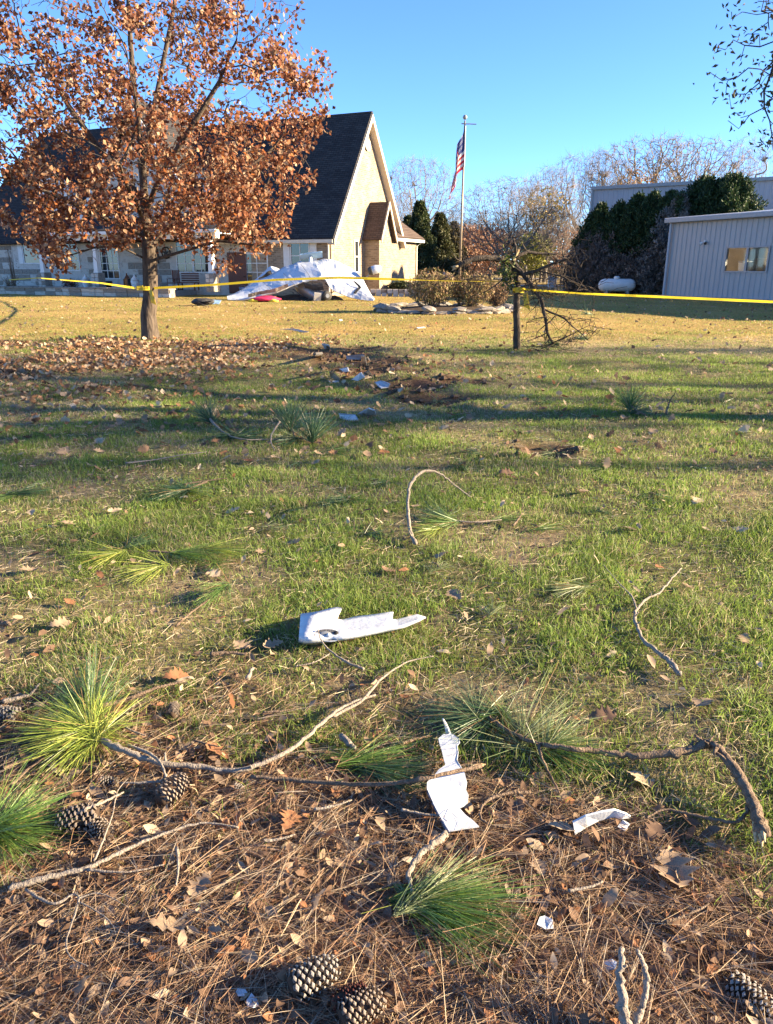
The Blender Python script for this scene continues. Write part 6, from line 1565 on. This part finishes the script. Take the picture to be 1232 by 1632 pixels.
def pine_cone(u, v, length, au, av, label, kind='open', material='cone_scale', roll=0.0, sink=.0, group='pine cones on the straw', tilt=.05):
    h = length * .30; p = GP(u, v, h - sink); q = GP(u + au, v + av, h - sink)
    ax = (q - p).normalized(); ax.z += tilt; t = thing('pine_cone', label, 'pine cone', tuple(p), 0, group)
    t.rotation_euler = ax.to_track_quat('Z', 'Y').to_euler(); length *= .8; t.scale = (length * .82, length * .82, length)
    if kind == 'open': kind = ['open', 'wide', 'tight'][hash_(label) % 3]
    c, s = CONES[kind]; o = link('core', c, None, t); 
    if not c.materials: c.materials.append(M['cone_core'])
    sm = s.copy(); sm.materials.clear(); sm.materials.append(M[material]); o = link('scales', sm, None, t); o['kind'] = 'stuff'; o.rotation_euler = (0, 0, roll)
    return t
pine_cone(500, 1556, .145, 60, -28, 'large grey open pine cone lying alone on the straw', 'open', 'cone_grey')
pine_cone(576, 1606, .13, 50, -24, 'open brown pine cone under the red closed cone', 'open', 'cone_scale', 1.0)
pine_cone(556, 1590, .105, -50, 20, 'small closed reddish pine cone on top of the brown one', 'closed', 'cone_red', .4, -.01)
pine_cone(124, 1304, .15, -50, 8, 'big dark open pine cone beneath a thin stick', 'open', 'cone_scale', .7)
pine_cone(160, 1322, .10, 20, 16, 'small weathered cone pressed against the big dark cone', 'open', 'cone_scale', 2.0)
pine_cone(274, 1258, .14, 30, -26, 'dark open pine cone at the end of a bent twig', 'open', 'cone_scale', 2.6)
pine_cone(276, 1132, .085, 8, -30, 'small brown pine cone standing near the lawn edge', 'open', 'cone_scale', .2)
pine_cone(14, 1138, .11, -40, -4, 'grey pine cone at the foot of a crooked twig', 'open', 'cone_grey', 1.5)
pine_cone(1196, 1590, .13, 26, 20, 'old grey pine cone sunk in the sunlit leaves', 'open', 'cone_grey', .9, .025)
pine_cone(392, 706, .07, 10, -4, 'small brown pine cone in the lawn among dark sprigs', 'open', 'cone_scale', .9)
pine_cone(380, 1262, .07, 10, 8, 'little broken cone in the straw beside the bowed branch', 'open', 'cone_grey', .3, .01)
pine_cone(172, 1248, .08, 20, 4, 'grey cone half hidden behind the bent twig', 'open', 'cone_grey', .3, .015)

# ================================================================== pine straw
def straw():
    rng = np.random.default_rng(33); nf = 26000
    x, y = frustum_points(nf, 1.05, 4.2, 1.5); k = rng.random(nf) < litter_mask(x, y) * .97 + .035; x, y = x[k], y[k]; nf = len(x)
    a = rng.random(nf) * 2 * pi; L = .10 + .11 * rng.random(nf); h = .003 + .034 * rng.random(nf) ** 2.2
    per = 3; A = np.repeat(a, per) + rng.normal(0, .16, nf * per); pit = rng.normal(0.02, .10, nf * per)
    d = np.stack([np.cos(A) * np.cos(pit), np.sin(A) * np.cos(pit), np.sin(pit)], 1)
    B = np.repeat(np.stack([x, y, gz(x, y) + h], 1), per, 0); n = len(B)
    pal = np.array([(.37, .225, .135), (.26, .155, .095), (.46, .32, .20), (.55, .43, .29), (.15, .095, .065), (.36, .305, .245)])
    cols = np.repeat(pal[rng.choice(6, nf, p=[.26, .22, .18, .13, .11, .10])] * (.7 + .6 * rng.random((nf, 1))), per, 0)
    V, Q, C = needle_mesh(B, d, np.repeat(L, per) * (.8 + .3 * rng.random(n)), np.full(n, .00115), cols, rng, .12)
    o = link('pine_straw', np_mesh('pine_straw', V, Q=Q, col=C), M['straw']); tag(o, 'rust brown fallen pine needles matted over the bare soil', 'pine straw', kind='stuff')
straw()

# ================================================================== dry leaves
def leaf_template(kind, seed):
    rr = random.Random(seed)
    if kind == 'narrow': st = [(0, .02), (.15, .13), (.35, .20), (.55, .21), (.75, .15), (.9, .07), (1, .0)]
    else: st = [(0, .03), (.10, .07), (.18, .22), (.25, .12), (.36, .34), (.46, .16), (.56, .44), (.66, .22), (.76, .34), (.86, .14), (.93, .16), (1, .0)]
    cx, cy = rr.uniform(-.5, .35), rr.uniform(-.15, .35); V, T = [], []
    for t, w in st:
        for s in (-1, 0, 1):
            wv = w * (rr.uniform(.8, 1.2) if s else 0); xx = s * wv
            z = cx * (t - .5) ** 2 * .9 + abs(xx) * cy + rr.uniform(-.02, .02) + .03 * sin(t * 7 + s) - min(0, cx) * .12
            V.append((xx, t - .5, z))
    for i in range(len(st) - 1):
        for j in range(2): a = i * 3 + j; T += [(a, a + 1, a + 4), (a, a + 4, a + 3)]
    V = np.array(V); V[:, 2] -= V[:, 2].min(); return V, np.array(T)
TPL = {'narrow': [leaf_template('narrow', i) for i in range(5)], 'lobed': [leaf_template('lobed', 20 + i) for i in range(5)]}
LPAL = {'tan': (.34, .245, .165), 'brown': (.19, .12, .080), 'rust': (.27, .13, .068), 'pale': (.46, .36, .25)}
for k, c in LPAL.items(): M['dry_' + k] = leaf_mat('dry leaf ' + k, .8, .18, .1, base=c, noise=55)
leaf_me = {}
for kd in TPL:
    for i, (V, Tt) in enumerate(TPL[kd]): leaf_me[kd, i] = np_mesh('leaf_' + kd, V, Tt); leaf_me[kd, i].materials.append(M['dry_tan'])
WHERE = {'narrow': 'narrow dry leaf lying on the pine straw', 'lobed': 'lobed dry oak leaf lying on the lawn'}
def fallen_leaf(x, y, size, kind, var, colr, rz, rx, ry, h, where=None):
    me = leaf_me[kind, var]; o = bpy.data.objects.new('fallen_leaf', me); COL.objects.link(o)
    o.material_slots[0].link = 'OBJECT'; o.material_slots[0].material = M['dry_' + colr]
    o.location = (x, y, gzf(x, y) + h); o.rotation_euler = (rx, ry, rz); o.scale = (size, size, size)
    w = where or kind
    lab = {'narrow': 'narrow %s dry leaf lying on the pine straw', 'lobed': 'lobed %s oak leaf lying on the lawn', 'straw_lobed': 'broad lobed %s oak leaf lying on the pine straw'}[w] % colr
    tag(o, lab, 'leaf', lab.replace(' lying', 's lying').replace('leafs', 'leaves')); return o
rl = random.Random(99)
def any_leaf(u, v, size, kind, colr, h=.012, where=None):
    p = GP(u, v, h); fallen_leaf(p.x, p.y, size, kind, rl.randrange(5), colr, rl.uniform(0, 6.28), rl.uniform(-.35, .35), rl.uniform(-.35, .35), h, where)
for u, v, s, c in ((183, 815, .10, 'pale'), (105, 835, .10, 'tan'), (50, 818, .09, 'pale'), (468, 866, .12, 'tan'), (45, 910, .11, 'tan'), (95, 996, .10, 'tan'), (110, 960, .07, 'rust'), (372, 815, .10, 'pale'), (725, 950, .11, 'tan'), (735, 742, .14, 'rust'), (805, 755, .13, 'brown'), (590, 665, .14, 'brown'), (500, 706, .16, 'brown'), (660, 988, .08, 'tan'), (435, 1028, .09, 'tan'), (385, 1030, .10, 'tan'), (1125, 1122, .11, 'tan'), (960, 1142, .10, 'brown'), (1018, 1244, .105, 'pale'), (1052, 905, .07, 'rust'), (558, 1020, .08, 'rust'), (280, 1080, .11, 'rust'), (1000, 844, .12, 'pale'), (840, 690, .14, 'tan'), (930, 785, .14, 'tan'), (1040, 690, .14, 'tan'), (415, 880, .07, 'tan'), (340, 915, .09, 'pale'), (620, 910, .09, 'brown'), (705, 886, .11, 'tan'), (1095, 935, .08, 'tan'), (1185, 1020, .07, 'tan'), (300, 870, .06, 'tan'), (160, 935, .06, 'rust'), (275, 735, .14, 'tan'), (395, 735, .12, 'rust'), (230, 745, .12, 'tan'), (1110, 800, .12, 'pale'), (1180, 845, .10, 'pale'), (60, 745, .13, 'tan'), (160, 705, .16, 'pale'), (100, 720, .13, 'tan'), (640, 700, .12, 'brown')): any_leaf(u, v, s * 1.05, 'lobed', c, .02)
for u, v, s, c in ((1075, 1388, .155, 'tan'), (895, 1322, .10, 'pale'), (268, 1478, .12, 'tan'), (320, 1412, .085, 'tan'), (1150, 1350, .055, 'rust'), (602, 1172, .045, 'rust'), (1040, 1328, .08, 'brown'), (1100, 1310, .08, 'brown'), (335, 1155, .07, 'brown'), (345, 1200, .10, 'rust'), (820, 1290, .08, 'brown'), (460, 1310, .09, 'rust'), (860, 1385, .07, 'tan')): any_leaf(u, v, s, 'lobed', c, .022, 'straw_lobed')
cnt = {}
xs, ys = frustum_points(1300, 1.15, 3.1, 1.15, .4); lm = litter_mask(xs, ys)
made = 0
for x, y, m in zip(xs, ys, lm):
    if rl.random() > m or made >= 235: continue
    fallen_leaf(x, y, rl.uniform(.025, .072), 'narrow', rl.randrange(5), rl.choices(['tan', 'brown', 'rust', 'pale'], [.34, .42, .18, .06])[0], rl.uniform(0, 6.28), rl.uniform(-.6, .6), rl.uniform(-.6, .6), rl.uniform(.006, .026)); made += 1
def leaf_stuff(name, label, X, Y, size, kind, pal, probs, rng, hmax, tilt):
    n = len(X); V, Tt, C, off = [], [], [], 0; pal = np.array(pal)
    var = rng.integers(0, 5, n)
    for k in range(5):
        s = np.where(var == k)[0]; m = len(s); tv, tt = TPL[kind][k]
        if m == 0: continue
        a, b, c = rng.random(m) * 2 * pi, rng.normal(0, tilt, m), rng.normal(0, tilt, m)
        ca, sa_, cb, sb2, cc, sc = np.cos(a), np.sin(a), np.cos(b), np.sin(b), np.cos(c), np.sin(c)
        v = tv[None] * size[s][:, None, None]
        x1, y1, z1 = v[..., 0], v[..., 1] * cb[:, None] - v[..., 2] * sb2[:, None], v[..., 1] * sb2[:, None] + v[..., 2] * cb[:, None]
        x2, z2 = x1 * cc[:, None] + z1 * sc[:, None], -x1 * sc[:, None] + z1 * cc[:, None]
        x3, y3 = x2 * ca[:, None] - y1 * sa_[:, None], x2 * sa_[:, None] + y1 * ca[:, None]
        z2 = z2 - z2.min(1, keepdims=True)
        zz = gz(X[s], Y[s]) + .002 + hmax * rng.random(m)
        P = np.stack([x3 + X[s][:, None], y3 + Y[s][:, None], z2 + zz[:, None]], 2).reshape(-1, 3)
        nv = len(tv); V.append(P); Tt.append((np.arange(m)[:, None, None] * nv + tt[None]).reshape(-1, 3) + off); off += m * nv
        C.append(np.repeat(pal[rng.choice(len(pal), m, p=probs)] * (.7 + .6 * rng.random((m, 1))), nv, 0))
    o = link(name, np_mesh(name, np.concatenate(V), np.concatenate(Tt), col=np.concatenate(C)), M['leaf']); tag(o, label, 'leaves', kind='stuff'); return o
rg = np.random.default_rng(55); P4 = [LPAL['tan'], LPAL['brown'], LPAL['rust'], LPAL['pale']]
x, y = frustum_points(8600, 1.05, 3.6, 1.3); k = rg.random(len(x)) < litter_mask(x, y) * .85 + .02; x, y = x[k], y[k]
leaf_stuff('leaf_litter', 'small dry leaves and scraps mixed into the pine straw', x, y, .018 + .034 * rg.random(len(x)) ** 1.5, 'narrow', P4, [.28, .48, .16, .08], rg, .018, .45)
x, y = frustum_points(2600, 2.6, 13, 1.0); k = rg.random(len(x)) < .25 + .5 * fbm(x * .8, y * .8); x, y = x[k], y[k]
leaf_stuff('leaf_litter', 'scattered dry leaf scraps lying in the lawn', x, y, .025 + .045 * rg.random(len(x)), 'narrow', P4, [.34, .34, .12, .20], rg, .03, .4)
# oak leaves thick below the red oak
n = 36000; x = rg.normal(-6.0, 4.6, n); y = 13.8 + rg.normal(0, 3.0, n)
dn = np.clip(1.7 * (fbm(x * .7 + 9, y * 1.1) - .30), 0, 1) * np.exp(-np.clip(y - 16.6, 0, 9) ** 2 / 1.2) * (1 - sstep(-1.5, 3.5, x))
dn += .35 * np.exp(-((y - 15.9 + .12 * (x + 5)) / .45) ** 2) * (1 - sstep(-2.5, .5, x))
dn += .5 * np.clip(1.8 * (fbm(x * .6 + 2, y * .6) - .38), 0, 1) * (1 - sstep(-2, 1.5, x)) * sstep(6, 9, y) * (1 - sstep(15.5, 17, y))
dn = dn * (1 - .92 * gouge_mask(x, y)) * (1 - .8 * np.exp(-((x + .3) / 1.3) ** 2))
k = (rg.random(n) < np.clip(dn, 0, 1)) & (y > 6.5) & (np.abs(x) < .6 * y + 1); x, y = x[k], y[k]
print('oak leaves', len(x))
leaf_stuff('oak_leaves', 'thick drift of fallen red-brown oak leaves below the oak', x, y, .06 + .05 * rg.random(len(x)), 'lobed', [LPAL['tan'], (.28, .16, .09), (.33, .17, .085), LPAL['pale'], (.16, .09, .06)], [.28, .26, .16, .12, .18], rg, .03, .5)
n = 2200; y = 6 + 34 * rg.random(n); x = (rg.random(n) * 2 - 1) * (.55 * y + 1)
leaf_stuff('oak_leaves', 'loose dry oak leaves blown over the whole lawn', x, y, .06 + .07 * rg.random(n), 'lobed', P4, [.4, .25, .1, .25], rg, .03, .5)

# flat dead grass between the blades
rth = np.random.default_rng(70); n = 34000
x, y = frustum_points(n, 1.9, 9.5, 1.25); k = rth.random(n) > litter_mask(x, y) * .8; x, y = x[k], y[k]; n = len(x)
A = rth.random(n) * 2 * pi; pit = rth.normal(.05, .18, n); d = np.stack([np.cos(A) * np.cos(pit), np.sin(A) * np.cos(pit), np.sin(pit)], 1)
cols = np.array([(.36, .28, .18), (.46, .38, .26), (.26, .19, .12), (.55, .47, .33)])[rth.integers(0, 4, n)] * (.7 + .6 * rth.random((n, 1)))
V, Q, C = needle_mesh(np.stack([x, y, gz(x, y) + .004 + .014 * rth.random(n)], 1), d, .025 + .05 * rth.random(n), .0018 + .0002 * y, cols, rth, .1, 1)
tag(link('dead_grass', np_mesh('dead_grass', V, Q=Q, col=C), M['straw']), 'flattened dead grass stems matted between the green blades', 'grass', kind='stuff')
